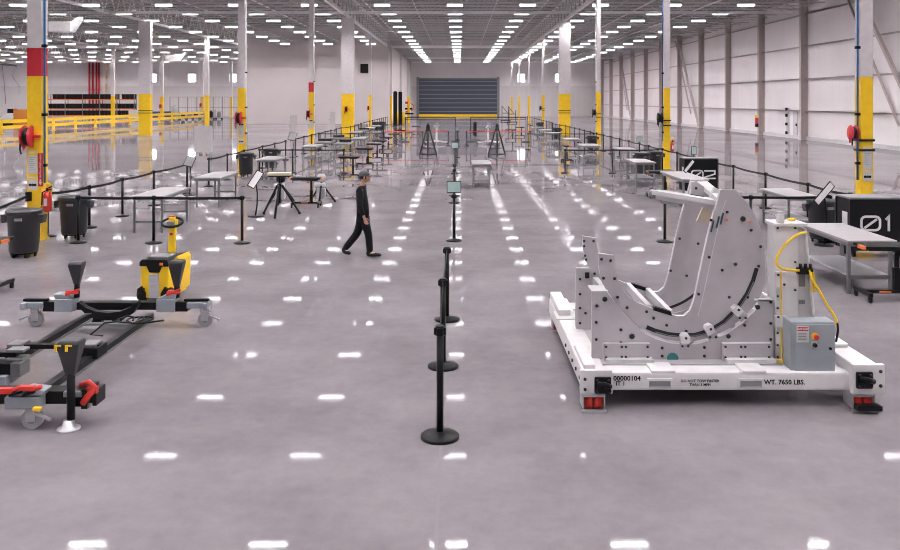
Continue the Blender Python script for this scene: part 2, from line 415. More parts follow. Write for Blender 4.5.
# ------------------------------------------------------------------ ceiling lights
b = MB(); b.box((-.57, -.16, .06), (.57, .16, .11), M['white_paint']); b.box((-.55, -.135, .04), (.55, .135, .06), M['led'])
for s_ in (-1, 1):  # side skirts and liners added to hide the bright diffuser at low angles
    b.box((-.57, s_*.16, -.08), (.57, s_*.15, .06), M['lens']); b.box((s_*.57, -.15, -.08), (s_*.56, .15, .06), M['lens'])
    b.box((-.56, s_*.149, -.08), (.56, s_*.137, .06), M['added_liner']); b.box((s_*.559, -.137, -.08), (s_*.551, .137, .06), M['added_liner'])
for sx in (-.5, .5): b.cyl((sx, 0, .12), (sx, 0, .45), .012, 5, M['joist'])
light_me = b.mesh('ceiling_light', None)
nl = 0
for r in range(-1, 26):
    y = 12.6 + 6.1*(r-1) if r else 6.5
    y = 6.4 + 6.1*r
    if y > 156: continue
    for k in range(-16, 5):
        x = -.3 + 5.25*k
        if x < -.54*y - 14 and x < -34: continue
        if y > 106 and -28 < x < -8: continue
        o = link('ceiling_light', light_me); o.location = (x, y, 9.9)
        o['label'] = 'white linear LED ceiling light hanging crosswise below the open roof joists'; o['category'] = 'ceiling light'; o['group'] = 'ceiling lights of the hall'
        nl += 1
print('lights', nl)

# ------------------------------------------------------------------ steel columns
def column(x, y, wdt, label, red=False, pipe=0, pipecol='blue', plates=True, top=9.85, dep=None, band=False):
    r = thing('steel_column', label, 'column', (x, y, 0), 0, 'steel columns of the hall')
    dep = dep or wdt; h = wdt/2; k = dep/2
    b = MB(); b.box((-h, -k, 0), (h, k, 3.57), M['yellow'])
    z = 3.57
    if red: b.box((-h, -k, z), (h, k, 4.18), M['redp']); z = 4.18
    b.box((-h, -k, z), (h, k, top), M['col_white']); part('shaft', b, None, r)
    b = MB(); b.box((-h-.02, -k-.02, top-.04), (h+.02, k+.02, top)); part('cap_plate', b, M['col_white'], r)
    if plates:
        b = MB(); b.box((-h-.03, -k-.03, 0), (h+.03, k+.03, .03)); part('base_plate', b, M['yellow'], r)
    if band:
        b = MB()
        for zz in (1.9, 2.12): b.box((-h-.03, -k-.03, zz), (h+.03, k+.03, zz+.05))
        part('strap', b, M['black_metal'], r)
    if pipe:
        b = MB(); b.tube([(pipe*(h+.05), -k*.6, 1.25 if pipecol == 'blue' else .6), (pipe*(h+.05), -k*.6, top)], .024, 8); part('pipe', b, M[pipecol], r)
        b = MB()
        for zz in (1.6, 2.7, 4.2): b.box((pipe*h, -k*.6-.04, zz), (pipe*(h+.1), -k*.6+.04, zz+.06))
        part('pipe_clamp', b, M['black'], r)
    return r
def hose_reel(col, x, z, y, sc=1.0, m='redp', side=-1):
    rl = link('hose_reel', None, col); rl.location = (x, y, z)
    mt = Matrix.Rotation(PI/2, 4, 'Y')
    b = MB(); b.lathe([(.06, -.11), (.27, -.11), (.29, -.09), (.27, -.08), (.14, -.07), (.14, .07), (.27, .08), (.29, .09), (.27, .11), (.06, .11)], n=20, mtx=mt); bmesh.ops.scale(b.bm, vec=(sc,)*3, verts=b.bm.verts); part('drum', b, M[m], rl)
    b = MB(); b.lathe([(.14, -.065), (.22, -.06), (.24, 0), (.22, .06), (.14, .065)], n=20, mtx=mt); bmesh.ops.scale(b.bm, vec=(sc,)*3, verts=b.bm.verts); part('hose', b, M['black'], rl)
    b = MB(); b.bar((0, 0, 0), (-side*.3*sc, .0, 0), .07*sc); b.bar((side*.12*sc, 0, -.02), (side*.12*sc, 0, -.36*sc), .03); part('bracket', b, M['redp' if m != 'black' else 'black'], rl)
    b = MB(); b.tube([(side*.1*sc, -.2*sc, -.1), (side*.12*sc, -.18*sc, -.32*sc), (side*.1*sc, -.15*sc, -.44*sc)], .018, 6); part('hose_end', b, M['black'], rl)
def placards(col, x, y, zs):
    for (z, hh, ww) in zs:
        b = MB(); b.box((x-ww/2, y-.006, z-hh/2), (x+ww/2, y, z+hh/2), M['placard'])
        b.box((x-ww*.42, y-.01, z+hh*.3), (x+ww*.42, y-.005, z+hh*.42), M['ink'] if hh > .5 else M['yellow'])
        if hh < .5:
            for q in (-.27, 0, .27): b.cyl((x+q*ww, y-.01, z-hh*.12), (x+q*ww, y-.004, z-hh*.12), .032, 8, M['ink'])
        else:
            for q in range(7): b.box((x-ww*.36, y-.008, z+hh*(.2-q*.085)), (x+ww*(.3-.1*(q % 3)), y-.005, z+hh*(.2-q*.085)+.008), M['mid_grey'])
        part('notice', b, None, col)
XC = 9.15
DL = [18.6 + 18.05*k for k in range(8)]      # left row depths
DR = [19.2 + 18.3*k for k in range(8)]
cols = {}
for i, y in enumerate(DL):
    n = ORD[i+1]
    if i == 3: continue
    lab = ('white column with yellow foot and red band, nearest on the left of the aisle' if i == 0 else
           'white column with yellow foot, %s from the front in the row left of the aisle' % n)
    if y > 107: lab = 'white column at the partition corner side, %s from the front left of the aisle' % n
    cols['L%d' % i] = column({0: -9.225, 1: -9.35, 2: -9.5, 4: -9.5}.get(i, -9.4) if y < 107 else -XC+.45, y, .30, lab, red=i in (0, 2), pipe=1 if i < 3 else 0, pipecol='blue' if i < 1 else 'pipe')
# the broad expansion-joint columns
WL = column(X_at(348, 70.5), 70.5, 1.02, 'broad white and yellow double column standing by the partition wall left of the aisle', dep=.5)
WR = column(X_at(564.5, 74.1), 74.1, .98, 'broad white and yellow double column right of the aisle', dep=.5, band=True)
WF = column(X_at(145.5, 73.5), 73.5, 1.02, 'broad white and yellow double column alone in the left bay', dep=.5, band=True)
for i, y in enumerate(DR):
    if i == 3: continue
    lab = ('white column with yellow foot and blue pipe, nearest on the right behind the crate marked 01' if i == 0 else
           'white column with yellow foot, %s from the front in the row right of the aisle' % ORD[i+1])
    cols['R%d' % i] = column(XC, y, .27, lab, pipe=-1 if i < 3 else 0, pipecol='blue' if i < 2 else 'pipe', band=i < 5)
for (px, d, lab) in ((207, 92.4, 'slim white and yellow column in the left bay in front of the fenced area'),
                     (113, 111, 'slim white and yellow column in front of the tote racks'),
                     (162, 129, 'slim white and yellow column at the end of the yellow guard rails'),
                     (202, 147, 'slim yellow-footed column behind the mesh fence, nearer the rails'),
                     (231, 147, 'slim yellow-footed column behind the mesh fence, nearer the partition')):
    c = column(X_at(px, d), d, .42, lab)
    cols[px] = c
hose_reel(cols['L0'], -.1, Z_at(136.5, 18.4), -.2, .85)
hose_reel(cols['L1'], -.08, Z_at(118, 36.5), -.25)
hose_reel(cols['L2'], -.15, Z_at(114, 54.7), -.25, .9)
hose_reel(WL, -.1, Z_at(109, 70.5), -.4, .9)
hose_reel(cols['L4'], -.15, Z_at(108, 90), -.3, .9)
hose_reel(cols['R0'], -.27, Z_at(133, 19.1), -.05, .62, 'redp')
hose_reel(cols['R1'], -.3, Z_at(118, 37.5), -.05, .85, 'black')
hose_reel(cols['R2'], -.3, Z_at(112.5, 55.8), -.05, .85, 'black')
hose_reel(cols['R4'], -.3, Z_at(108, 92.4), -.05, .9, 'black')
hose_reel(cols[162], -.1, Z_at(106, 129), -.35, 1.1)
hose_reel(cols[202], -.1, Z_at(105, 147), -.35, 1.3)
placards(cols['L0'], -.025, -.152, ((1.7, .5, .2), (1.24, .28, .2)))
placards(cols['L1'], 0, -.152, ((1.78, .6, .24), (1.3, .28, .24)))
placards(cols['L2'], 0, -.152, ((1.5, .6, .24),))
placards(cols['R0'], .01, -.137, ((1.75, .5, .2), (1.36, .26, .2)))
# red extinguisher sign and extinguishers
def ext_sign(col, x, y, z):
    b = MB(); b.box((x-.055, y-.008, z-.36), (x+.055, y, z+.36), M['redp'])
    b.prism([(x, z-.33), (x+.04, z-.26), (x+.016, z-.26), (x+.016, z-.2), (x-.016, z-.2), (x-.016, z-.26), (x-.04, z-.26)], y-.012, y-.007, M['placard'])
    o = part('extinguisher_sign', b, None, col, label='red sign with white arrow')
    for k, ch in enumerate('EXTINGUISHER'):
        lettering(ch, .05, (x, y-.011, z+.31-.042*k), M['placard'], o, world=False)
ext_sign(cols['L0'], .145, -.154, Z_at(170, 18.4))
def extinguisher(loc, label, hang):
    r = thing('fire_extinguisher', label, 'fire extinguisher', loc, 0, 'fire extinguishers on the columns')
    b = MB(); b.lathe([(.05, 0), (.085, .02), (.085, .36), (.06, .42), (.03, .45)], n=16); part('cylinder', b, M['red'], r)
    b = MB(); b.cyl((0,0,.45), (0,0,.5), .028, 8); b.bar((-.03, 0, .5), (.1, 0, .55), .025); b.bar((-.03, 0, .49), (.1, 0, .48), .02); part('valve', b, M['black'], r)
    b = MB(); b.tube([(.02, 0, .49), (-.11, 0, .42), (-.12, 0, .15)], .014, 6); part('hose', b, M['black'], r)
    b = MB(); b.box((-.035, -.09, .14), (.035, -.084, .3)); part('label_sticker', b, M['placard'], r)
    if hang:
        b = MB(); b.box((-.06, .08, .1), (.06, .09, .6)); b.tube([(.0, -.0, .58), (.04, 0, .62)], .05, 8, M['yellow']); part('wall_bracket', b, M['yellow'], r)
    return r
extinguisher((-9.225+.15+.14, 18.45, .62), 'red fire extinguisher hung on the nearest left column', True)
extinguisher((XC+.135+.1, 37.4, .75), 'red fire extinguisher hung on the second right column', True)

# ------------------------------------------------------------------ belt stanchions
def make_stanchion():
    r = thing('belt_stanchion', '', 'stanchion')
    b = MB(); b.lathe([(.175, 0), (.175, .022), (.165, .03), (.06, .055), (.034, .06)], n=24); part('base', b, M['black_metal'], r)
    b = MB(); b.cyl((0,0,.05), (0,0,.93), .032, 12); part('post', b, M['black_metal'], r)
    b = MB(); b.lathe([(.034, .92), (.043, .925), (.043, 1.0), (.036, 1.015)], n=14)
    for a in (0, PI/2): b.cbox((0,0,.965), (.11 if a == 0 else .05, .05 if a == 0 else .11, .06))
    part('belt_head', b, M['black'], r)
    return r
STP = make_stanchion(); STU = []
def belt_to(st, p, q, m='belt', sag=.03, wd=.055):
    v = Vector(q) - Vector(p); n = 8; b = MB(); nr = Vector((-v.y, v.x, 0)).normalized()*.004
    rows = []
    for i in range(n+1):
        t = i/n; c = v*t; c.z = .965 - sag*4*t*(1-t)
        rows.append([b.bm.verts.new(c + nr + Vector((0,0,wd/2))), b.bm.verts.new(c + nr - Vector((0,0,wd/2))), b.bm.verts.new(c - nr - Vector((0,0,wd/2))), b.bm.verts.new(c - nr + Vector((0,0,wd/2)))])
    for A, B in zip(rows, rows[1:]):
        for k in range(4): b.bm.faces.new((A[k], A[(k+1) % 4], B[(k+1) % 4], B[k]))
    b.bm.faces.new(rows[0]); b.bm.faces.new(rows[-1][::-1])
    return part('belt', b, M[m], st)
def stanchion_line(pts, labf, group, joins=None, m='belt', sag=.03):
    out = []
    for i, (x, y) in enumerate(pts):
        s = put(STP, STU, (x, y, 0), 0, labf(i), group); out.append(s)
    for i in range(len(pts)-1):
        if joins is None or joins(i):
            belt_to(out[i], (*pts[i], 0), (*pts[i+1], 0), m, sag)
    return out
def sign_on(st, m='sign_cyan', w_=.28, h_=.22):
    b = MB(); b.cyl((0,0,1.0), (0,0,1.06), .012, 6); b.box((-w_/2-.015, -.012, 1.045), (w_/2+.015, .012, 1.075+h_)); o = part('sign_holder', b, M['black'], st, label='sign frame on the post top')
    b = MB(); b.box((-w_/2, -.016, 1.06), (w_/2, -.011, 1.06+h_)); part('sign_face', b, M[m], o)
# centre line
CP = [at(440, 437.5), at(443, 367), at(447, 320), at(454, 241), at(454.3, 203), at(454.5, 196), at(455, 173.5), at(457, 157.5), at(457.5, 147), at(458, 140)]
cen = stanchion_line([(p.x, p.y) for p in CP], lambda i: ['black belt stanchion nearest the camera in the middle of the aisle', 'second black stanchion from the front on the centre line', 'third black stanchion from the front on the centre line',
    'centre-line stanchion carrying the largest pale green sign', 'centre-line stanchion just behind the large pale green sign', 'centre-line stanchion, second behind the large pale green sign', 'centre-line stanchion carrying the smaller pale green sign',
    'centre-line stanchion just behind the smaller green sign', 'centre-line stanchion carrying a small white sign', 'last black stanchion of the centre line'][i], 'stanchions down the middle of the aisle', joins=lambda i: i < 2 or i > 3)
sign_on(cen[3]); sign_on(cen[6], w_=.26); sign_on(cen[8], 'placard', .26, .24)
# left perimeter
yl = [15.2, 18.98, 20.3, 22.3, 24.6, 27.6, 30.0, 32.4, 34.9]
y = 38.2
while y < 106: yl.append(y); y += 2.55
pl = [(-8.45 if 66 < yy < 75 else -8.83, yy) for yy in yl]
pl[0] = (-8.72, 15.2); pl[1] = (-9.2, 19.0)
lft = stanchion_line(pl, lambda i: 'black belt stanchion, %s from the front along the left perimeter line' % ORD[i+1], 'stanchions of the left perimeter', joins=lambda i: i not in (0, 5, 11))
belt_to(lft[0], (*pl[0], 0), (-9.34, 18.36, 0))
b = MB(); b.box((-9.37, 18.36, .86), (-9.27, 18.45, 1.06)); part('belt_receiver', b, M['black'], cols['L0'], .006, world=True)
# right perimeter
yr = [18.9, 21.0, 23.9, 26.7, 29.3, 31.2, 33.6, 36.0, 38.6, 40.6]
y = 43.1
while y < 108: yr.append(y); y += 2.55
rp_ = [(8.4 if 70 < yy < 78 else 8.62, yy) for yy in yr]; rp_[0] = (8.6, 18.7)
rgt = stanchion_line(rp_, lambda i: 'black belt stanchion, %s from the front along the right perimeter line' % ORD[i+1], 'stanchions of the right perimeter', joins=lambda i: True)
sign_on(rgt[5], w_=.15, h_=.27); sign_on(rgt[9], w_=.24, h_=.22)
# cross lines
def cross(pts, where, grp):
    names = ['outermost', 'middle', 'innermost']
    return stanchion_line(pts, lambda i: 'black stanchion, %s post of the %s' % (names[i], where), grp, sag=.012)
cross([(-8.13, 18.15), (-6.5, 18.1), (-4.62, 18.1)], 'nearest cross belt on the left', 'stanchions of the left cross belts')
cross([(-8.35, 35.6), (-6.95, 35.5), (-4.8, 35.4)], 'second cross belt on the left', 'stanchions of the left cross belts')
cross([(-8.6, 52.6), (-6.7, 52.5), (-4.65, 52.4)], 'third cross belt on the left', 'stanchions of the left cross belts')
cross([(7.95, 18.25), (6.25, 18.2), (4.42, 18.25)], 'nearest cross belt on the right', 'stanchions of the right cross belts')
cross([(8.3, 35.5), (6.4, 35.4), (4.42, 35.4)], 'second cross belt on the right', 'stanchions of the right cross belts')
cross([(8.3, 52.4), (6.22, 52.4), (4.26, 52.4)], 'third cross belt on the right', 'stanchions of the right cross belts')
s = stanchion_line([(-5.0, 56.2), (-2.4, 56.2), (-.7, 56.2)], lambda i: 'stanchion with red belt across the aisle, %s' % ['at the left end', 'left of centre', 'just left of the centre line'][i], 'red belt posts across the aisle', m='red_belt', sag=.01)
s = stanchion_line([(.5, 56.2), (2.5, 56.2), (4.7, 56.2)], lambda i: 'stanchion with red belt across the aisle, %s' % ['just right of the centre line', 'right of centre', 'at the right end'][i], 'red belt posts across the aisle', m='red_belt', sag=.01)

# ------------------------------------------------------------------ work tables
def make_table(L, W=.75, Ht=.85, shelf=True):
    r = thing('work_table', '', 'table')
    b = MB(); b.box((-W/2, -L/2, Ht-.04), (W/2, L/2, Ht)); part('tabletop', b, M['table_top'], r, .006)
    for sx in (-1, 1):
        for sy in (-1, 1):
            b = MB(); b.cbox((sx*(W/2-.06), sy*(L/2-.1), (Ht-.04)/2), (.05, .05, Ht-.04)); part('leg', b, M['steel'], r)
    b = MB()
    for sy in (-1, 1): b.cbox((0, sy*(L/2-.1), .25), (W-.17, .035, .05)); b.cbox((0, sy*(L/2-.1), Ht-.075), (W-.17, .03, .06))
    for sx in (-1, 1): b.cbox((sx*(W/2-.06), 0, Ht-.075), (.03, L-.25, .06))
    part('stretcher', b, M['steel'], r)
    if shelf:
        b = MB(); b.cbox((0, 0, .28), (W-.12, L-.2, .02)); part('lower_shelf', b, M['shelf'], r)
    return r
TBP = {}
def table(x0, x1, y0, y1, label, group, shelf=True, rz=0):
    L = round(y1-y0, 2); W = round(x1-x0, 2); key = (L, W, shelf)
    loc = ((x0+x1)/2, (y0+y1)/2, 0)
    if key not in TBP:
        t = make_table(L, W, .85, shelf); TBP[key] = t; t.location = loc; t['label'] = label; t['group'] = group; t.rotation_euler.z = rz
        return t
    return dup(TBP[key], loc, rz, label, group)
gL, gR = 'work tables left of the aisle', 'work tables right of the aisle'
for i, y0 in enumerate((19.45, 24.1, 31.4, 40.4, 44.4, 49.2, 58.0, 62.5, 67.0, 72.5)):
    table(-7.52, -6.77, y0, y0+2.0, 'grey-topped work table, %s from the front in the left row' % ORD[i+1], gL, shelf=i > 2)
table(-6.35, -5.6, 43.2, 45.2, 'grey work table beside the fourth and fifth tables of the left row', gL)
table(-6.2, -5.45, 48.6, 50.6, 'grey work table beside the sixth table of the left row', gL)
table(6.08, 6.86, 13.3, 15.2, 'large white-topped steel table with lower shelf in front of the crate marked 01', gR)
table(7.5, 8.25, 19.4, 21.2, 'white work table behind the tilted sign and trash can on the right', gR)
table(6.2, 6.95, 23.6, 26.2, 'white work table in front of the crate marked 02', gR)
table(6.22, 6.97, 30.0, 31.9, 'white work table beside the dark trash can, fourth in the right row', gR)
for i, y0 in enumerate((41.0, 47.7, 56.4, 62.3, 68.5)):
    table(5.95, 6.85, y0, y0+1.9, 'white work table, %s from the front in the right row' % ORD[i+5], gR)
table(7.2, 7.95, 38.0, 39.8, 'white work table close to the right perimeter belt under the green sign', gR)
table(.45, 1.12, 29.4, 31.2, 'lone grey work table standing in the middle of the aisle', 'tables in the aisle')

# ------------------------------------------------------------------ height-adjustable carts
def make_cart():
    r = thing('adjustable_cart', '', 'cart')
    b = MB(); b.box((-.42, -.22, .80), (.42, .22, .84)); b.box((-.36, -.18, .77), (.36, .18, .80)); part('top', b, M['black'], r, .005)
    for sx in (-1, 1):
        b = MB(); b.box((sx*.42, -.2, .795), (sx*.47, -.02, .845)); part('end_handle', b, M['orange'], r, .008, 'orange end handle')
    b = MB(); b.cbox((.14, 0, .3), (.09, .07, .38)); b.cbox((.14, 0, .62), (.06, .045, .34)); b.box((.02, -.1, .75), (.3, .1, .775)); part('column', b, M['black_metal'], r)
    b = MB(); b.box((-.38, -.04, .1), (.38, .04, .15)); b.box((-.4, -.26, .1), (-.34, .26, .15)); b.box((.34, -.26, .1), (.4, .26, .15)); part('base_frame', b, M['black_metal'], r)
    b = MB(); b.box((-.14, -.045, .115), (.04, -.04, .135)); b.box((-.14, .04, .115), (.04, .045, .135)); part('stripe', b, M['orange'], r)
    for sx in (-.37, .37):
        for sy in (-.23, .23):
            b = MB(); b.cyl((sx-.015, sy, .045), (sx+.015, sy, .045), .045, 12); b.box((sx-.025, sy-.02, .05), (sx-.018, sy+.02, .1)); b.box((sx+.018, sy-.02, .05), (sx+.025, sy+.02, .1)); part('caster', b, M['black'], r)
    return r
CTP = make_cart(); CTU = []
gc = 'height-adjustable carts'
for i, (px, py) in enumerate(((306.5, 207), (349.5, 178), (365, 166.3), (374.5, 160), (380, 155.7), (386, 151.2), (394, 146.2), (400, 141.3))):
    p = at(px, py)
    put(CTP, CTU, p, 0, 'black adjustable cart with orange handles beside the tripod stands' if i == 0 else 'black adjustable cart with orange handles, %s in the row left of the aisle' % ORD[i+1], gc)
put(CTP, CTU, (-7.62, 13.55, 0), 0, 'black adjustable cart cut off by the left edge, in front of the trash can', gc)
put(CTP, CTU, (6.55, 13.0, 0), 0, 'black adjustable cart at the near end of the large table by the right edge', gc)
put(CTP, CTU, (6.3, 26.55, 0), 0, 'black adjustable cart at the far end of the table before crate 02', gc)
put(CTP, CTU, (5.3, 41.6, 0), PI/2, 'black adjustable cart pushed against the fifth right table', gc)
put(CTP, CTU, (3.9, 64, 0), 0, 'black adjustable cart beyond the red belt, right of the aisle', gc)
put(CTP, CTU, (5.0, 70, 0), 0, 'black adjustable cart far back before the right row of columns', gc)
put(CTP, CTU, (-3.6, 72, 0), 0, 'black adjustable cart far back beyond the red belt on the left', gc)

# ------------------------------------------------------------------ trash cans
def make_can():
    r = thing('trash_can', '', 'trash can')
    b = MB(); b.lathe([(.24, .10), (.265, .12), (.30, .82), (.325, .83), (.325, .87), (.315, .88)], n=28); part('barrel', b, M['dark_grey'], r)
    b = MB(); b.lathe([(.332, .868), (.335, .90), (.30, .92), (.06, .945), (.02, .945)], n=28); part('lid', b, M['dark_grey'], r)
    for s_ in (-1, 1):
        b = MB(); b.prism([(s_*.30, .84), (s_*.41, .82), (s_*.41, .79), (s_*.385, .66), (s_*.36, .66), (s_*.3, .76)], -.1, .1); part('handle', b, M['dark_grey'], r, .008)
    b = MB(); b.box((-.02, -.325, .73), (.11, -.29, .78)); part('badge', b, M['mid_grey'], r)
    b = MB(); b.lathe([(.2, .075), (.25, .075), (.25, .1), (.2, .1)], n=20); part('dolly', b, M['black'], r)
    for k in range(5):
        a = 2*PI*k/5 + .3; x, y = .2*math.cos(a), .2*math.sin(a)
        b = MB(); b.cyl((x-.012, y, .035), (x+.012, y, .035), .035, 10); b.box((x-.018, y-.015, .04), (x+.018, y+.015, .08)); part('caster', b, M['black'], r)
    return r
TCP = make_can(); TCU = []
gt = 'dark grey wheeled trash cans'
for (px, py, lab) in ((24, 256.5, 'dark grey trash can on wheels nearest the left edge, before the red-banded column'),
                      (74, 237.5, 'dark grey trash can on wheels, second from the left edge'),
                      (246, 175.5, 'dark trash can under the second left column'),
                      (822.5, 242, 'dark trash can behind the tilted sign left of the crate marked 01'),
                      (655, 173, 'dark trash can behind the fourth right table'),
                      (376, 131.2, 'dark trash can far back on the left, nearer the partition'),
                      (382, 131, 'dark trash can far back on the left, nearer the aisle'),
                      (592, 150.5, 'dark trash can behind the fifth right table'),
                      (557, 139.5, 'dark trash can beside the broad right column'),
                      (540, 131.8, 'dark trash can farthest back on the right')):
    put(TCP, TCU, at(px, py), 0, lab, gt)
put(TCP, TCU, (-8.25, 37.3, 0), 0, 'dark trash can just behind the one under the second left column', gt)
put(TCP, TCU, (7.45, 34.5, 0), 0, 'dark trash can left of its twin behind the fourth right table', gt)

# ------------------------------------------------------------------ sign stands
def sign_stand(loc, rz, label, face='placard', h=1.02, pw=.3, ph=.42, tilt=.75, lean=.25):
    r = thing('sign_stand', label, 'sign', loc, rz, 'tilted sign stands')
    b = MB(); b.lathe([(.2, 0), (.2, .012), (.19, .02), (.03, .03)], n=22); part('base', b, M['black_metal'], r)
    b = MB(); b.tube([(0,0,.02), (.04, 0, .3), (.05, 0, .6), (.02, 0, h-.08), (0, .03, h)], .018, 8); part('pole', b, M['black_metal'], r)
    mt = Matrix.Translation((0, .0, h+.05)) @ Matrix.Rotation(lean, 4, 'Y') @ Matrix.Rotation(-tilt, 4, 'X')
    b = MB(); b.box((-pw/2, -.012, -ph/2), (pw/2, .006, ph/2), None, mt); pn = part('panel', b, M['black'], r)
    b = MB(); b.box((-pw/2+.02, -.018, -ph/2+.02), (pw/2-.02, -.012, ph/2-.02), None, mt); part('sheet', b, M[face], pn)
    return r
sign_stand(at(255.5, 216.5), 0, 'tilted white sign on a curved black pole beside the tripod stand', h=.92, pw=.2, ph=.5, tilt=.5, lean=.5)
sign_stand(at(189.5, 195), 0, 'tilted dark sign on a black pole behind the nearest left table', face='mid_grey', h=1.02, pw=.3, ph=.36, tilt=.6, lean=.25)
sign_stand(at(292.5, 157), 0, 'tilted dark sign on a pole farther back in the left perimeter line', face='mid_grey', h=1.05, pw=.42, ph=.5, tilt=.6, lean=.2)
sign_stand(at(824, 245.5), 0, 'tilted white sign on a pole in front of the trash can by crate 01', h=1.04, pw=.16, ph=.62, tilt=.35, lean=.85)
sign_stand(at(689, 201), 0, 'tilted white sign on a pole at the left of crate 02', h=1.0, pw=.12, ph=.48, tilt=.3, lean=.75)

# ------------------------------------------------------------------ marked crates
def crate(x0, y0, w_, d_, h_, digits, label):
    r = thing('wheeled_crate', label, 'crate', (x0+w_/2, y0, 0), 0, 'black numbered crates')
    b = MB(); b.box((-w_/2, 0, .14), (w_/2, d_, h_-.03)); part('body', b, M['black'], r, .01)
    b = MB(); b.box((-w_/2-.015, -.015, h_-.035), (w_/2+.015, d_+.015, h_)); part('lid', b, M['mid_grey'], r, .006)
    for sx in (-1, 1):
        for yy in (0, d_):
            b = MB(); b.cbox((sx*w_/2, yy, (h_+.14)/2-.02), (.035, .035, h_-.19)); part('corner_post', b, M['black_metal'], r)
    b = MB(); b.box((-w_/2-.006, .12, h_-.55), (-w_/2-.001, .34, h_-.3)); part('label_sheet', b, M['placard'], r)
    for sx in (-1, 1):
        for yy in (.12, d_-.12):
            xx = sx*(w_/2-.12); b = MB(); b.cyl((xx-.02, yy, .065), (xx+.02, yy, .065), .065, 12); b.box((xx-.035, yy-.04, .1), (xx+.035, yy+.04, .145)); part('caster', b, M['black'], r)
    for k, poly in enumerate(digits):
        b = MB()
        for pts, closed in poly: b.strip(pts, .044, -.012, -.002, closed=closed)
        part('digit', b, M['placard'], r, label='white number')
    return r
def rrect(cx, cz, w_, h_, c):
    P = []
    for (sx, sz, a0) in ((1, 1, 0), (-1, 1, 90), (-1, -1, 180), (1, -1, 270)):
        for k in range(4):
            a = math.radians(a0 + 30*k); P.append((cx+sx*(w_/2-c)+c*math.cos(a), cz+sz*(h_/2-c)+c*math.sin(a)))
    return P
zc = .67
zero = lambda cx: [(rrect(cx, zc, .36, .26, .08), True), ([(cx-.12, zc-.09), (cx+.12, zc+.08)], False)]
one = [([(.105, zc+.07), (.165, zc+.13), (.165, zc-.15)], False)]
two = lambda cx: [([(cx-.17, zc+.12), (cx+.17, zc+.12), (cx+.17, zc+.02), (cx-.17, zc-.09), (cx-.17, zc-.12), (cx+.19, zc-.12)], False)]
D1 = 16.4
crate(7.55, D1, 1.15, .6, 1.17, [zero(-.185), one], 'black wheeled crate marked 01 at the right edge')
crate(7.2, 27.1, 1.05, .6, 1.2, [zero(-.13), two(.26)], 'black crate marked 02 farther back on the right')

# ------------------------------------------------------------------ tripods and odd stands on the left
def tripod(loc, label, h, spread, m='black_metal', bar=True, head=None, rz=0):
    r = thing('tripod_stand', label, 'stand', loc, rz, 'tripod stands')
    for k in range(3):
        a = -PI/2 + 2*PI*k/3; e = (spread*math.cos(a), spread*math.sin(a), 0)
        b = MB(); b.tube([(e[0]*.12, e[1]*.12, h*.74), (e[0], e[1], .035)], .03, 8); part('leg', b, M[m], r)
        b = MB(); b.lathe([(.035, 0), (.035, .05), (.02, .06)], (e[0], e[1], 0), 8); part('foot', b, M['black'], r)
    b = MB(); b.cyl((0,0,h*.3), (0,0,h-.06), .035, 10); b.lathe([(.06, h*.7), (.06, h*.78)], n=10); part('column', b, M[m], r)
    if bar:
        b = MB(); b.box((-.3, -.06, h-.06), (.3, .06, h-.02)); part('head_plate', b, M['black'], r)
        b = MB(); b.box((-.3, -.12, h-.02), (.3, .12, h+.06)); part('pad', b, M['tan'], r, .02, 'pale padded top')
    if head:
        b = MB(); b.lathe([(.05, h-.08), (.12, h-.05), (.13, h+.08), (.08, h+.14)], n=12); part('head', b, M[head], r)
        b = MB(); b.cyl((-.2, 0, h-.2), (.1, 0, h-.2), .09, 10); part('motor', b, M['light_grey'], r)
        b = MB(); b.cbox((0, -.05, h-.42), (.26, .2, .3)); part('body', b, M['light_grey'], r, .03)
    return r
p = at(279.5, 215.5); tripod(p, 'black tripod stand with padded top nearest the camera on the left', 1.08, .55)
p = at(281, 203.5); tripod(p, 'low black tripod half hidden behind the padded tripod stand', .7, .42, bar=False, head='black')
p = at(321.5, 203); tripod(p, 'low tripod with white head right of the adjustable cart', .72, .42, bar=False, head='light_grey')

def jack_stand(loc, label):
    r = thing('jack_stand', label, 'stand', loc, 0, 'tall black three-legged stands in the aisle')
    for (x, y) in ((-.45, .25), (.45, .25), (0, -.35)):
        b = MB(); b.tube([(x*.06, y*.06, 1.66), (x, y, .1)], .045, 8); part('leg', b, M['black_metal'], r)
        b = MB(); b.cyl((x-.03, y, .05), (x+.03, y, .05), .05, 10); part('caster', b, M['black'], r)
    b = MB(); b.bar((-.45, .25, .12), (.45, .25, .12), .05); b.bar((-.45, .25, .12), (0, -.35, .12), .05); b.bar((.45, .25, .12), (0, -.35, .12), .05); part('base_frame', b, M['black_metal'], r)
    b = MB(); b.bar((-.36, .2, .45), (.36, .2, .45), .035); b.bar((-.36, .2, .45), (0, -.28, .45), .035); b.bar((.36, .2, .45), (0, -.28, .45), .035); part('brace', b, M['black_metal'], r)
    b = MB(); b.lathe([(.1, 1.6), (.1, 1.68), (.05, 1.72), (.05, 1.78)], n=12); part('head', b, M['black'], r)
    b = MB(); b.box((-.06, -.09, 1.25), (.06, -.06, 1.38)); part('tag', b, M['yellow'], r)
jack_stand(at(428, 156.5), 'tall black three-legged stand left of the centre line')
jack_stand(at(497, 156.5), 'tall black three-legged stand right of the centre line')

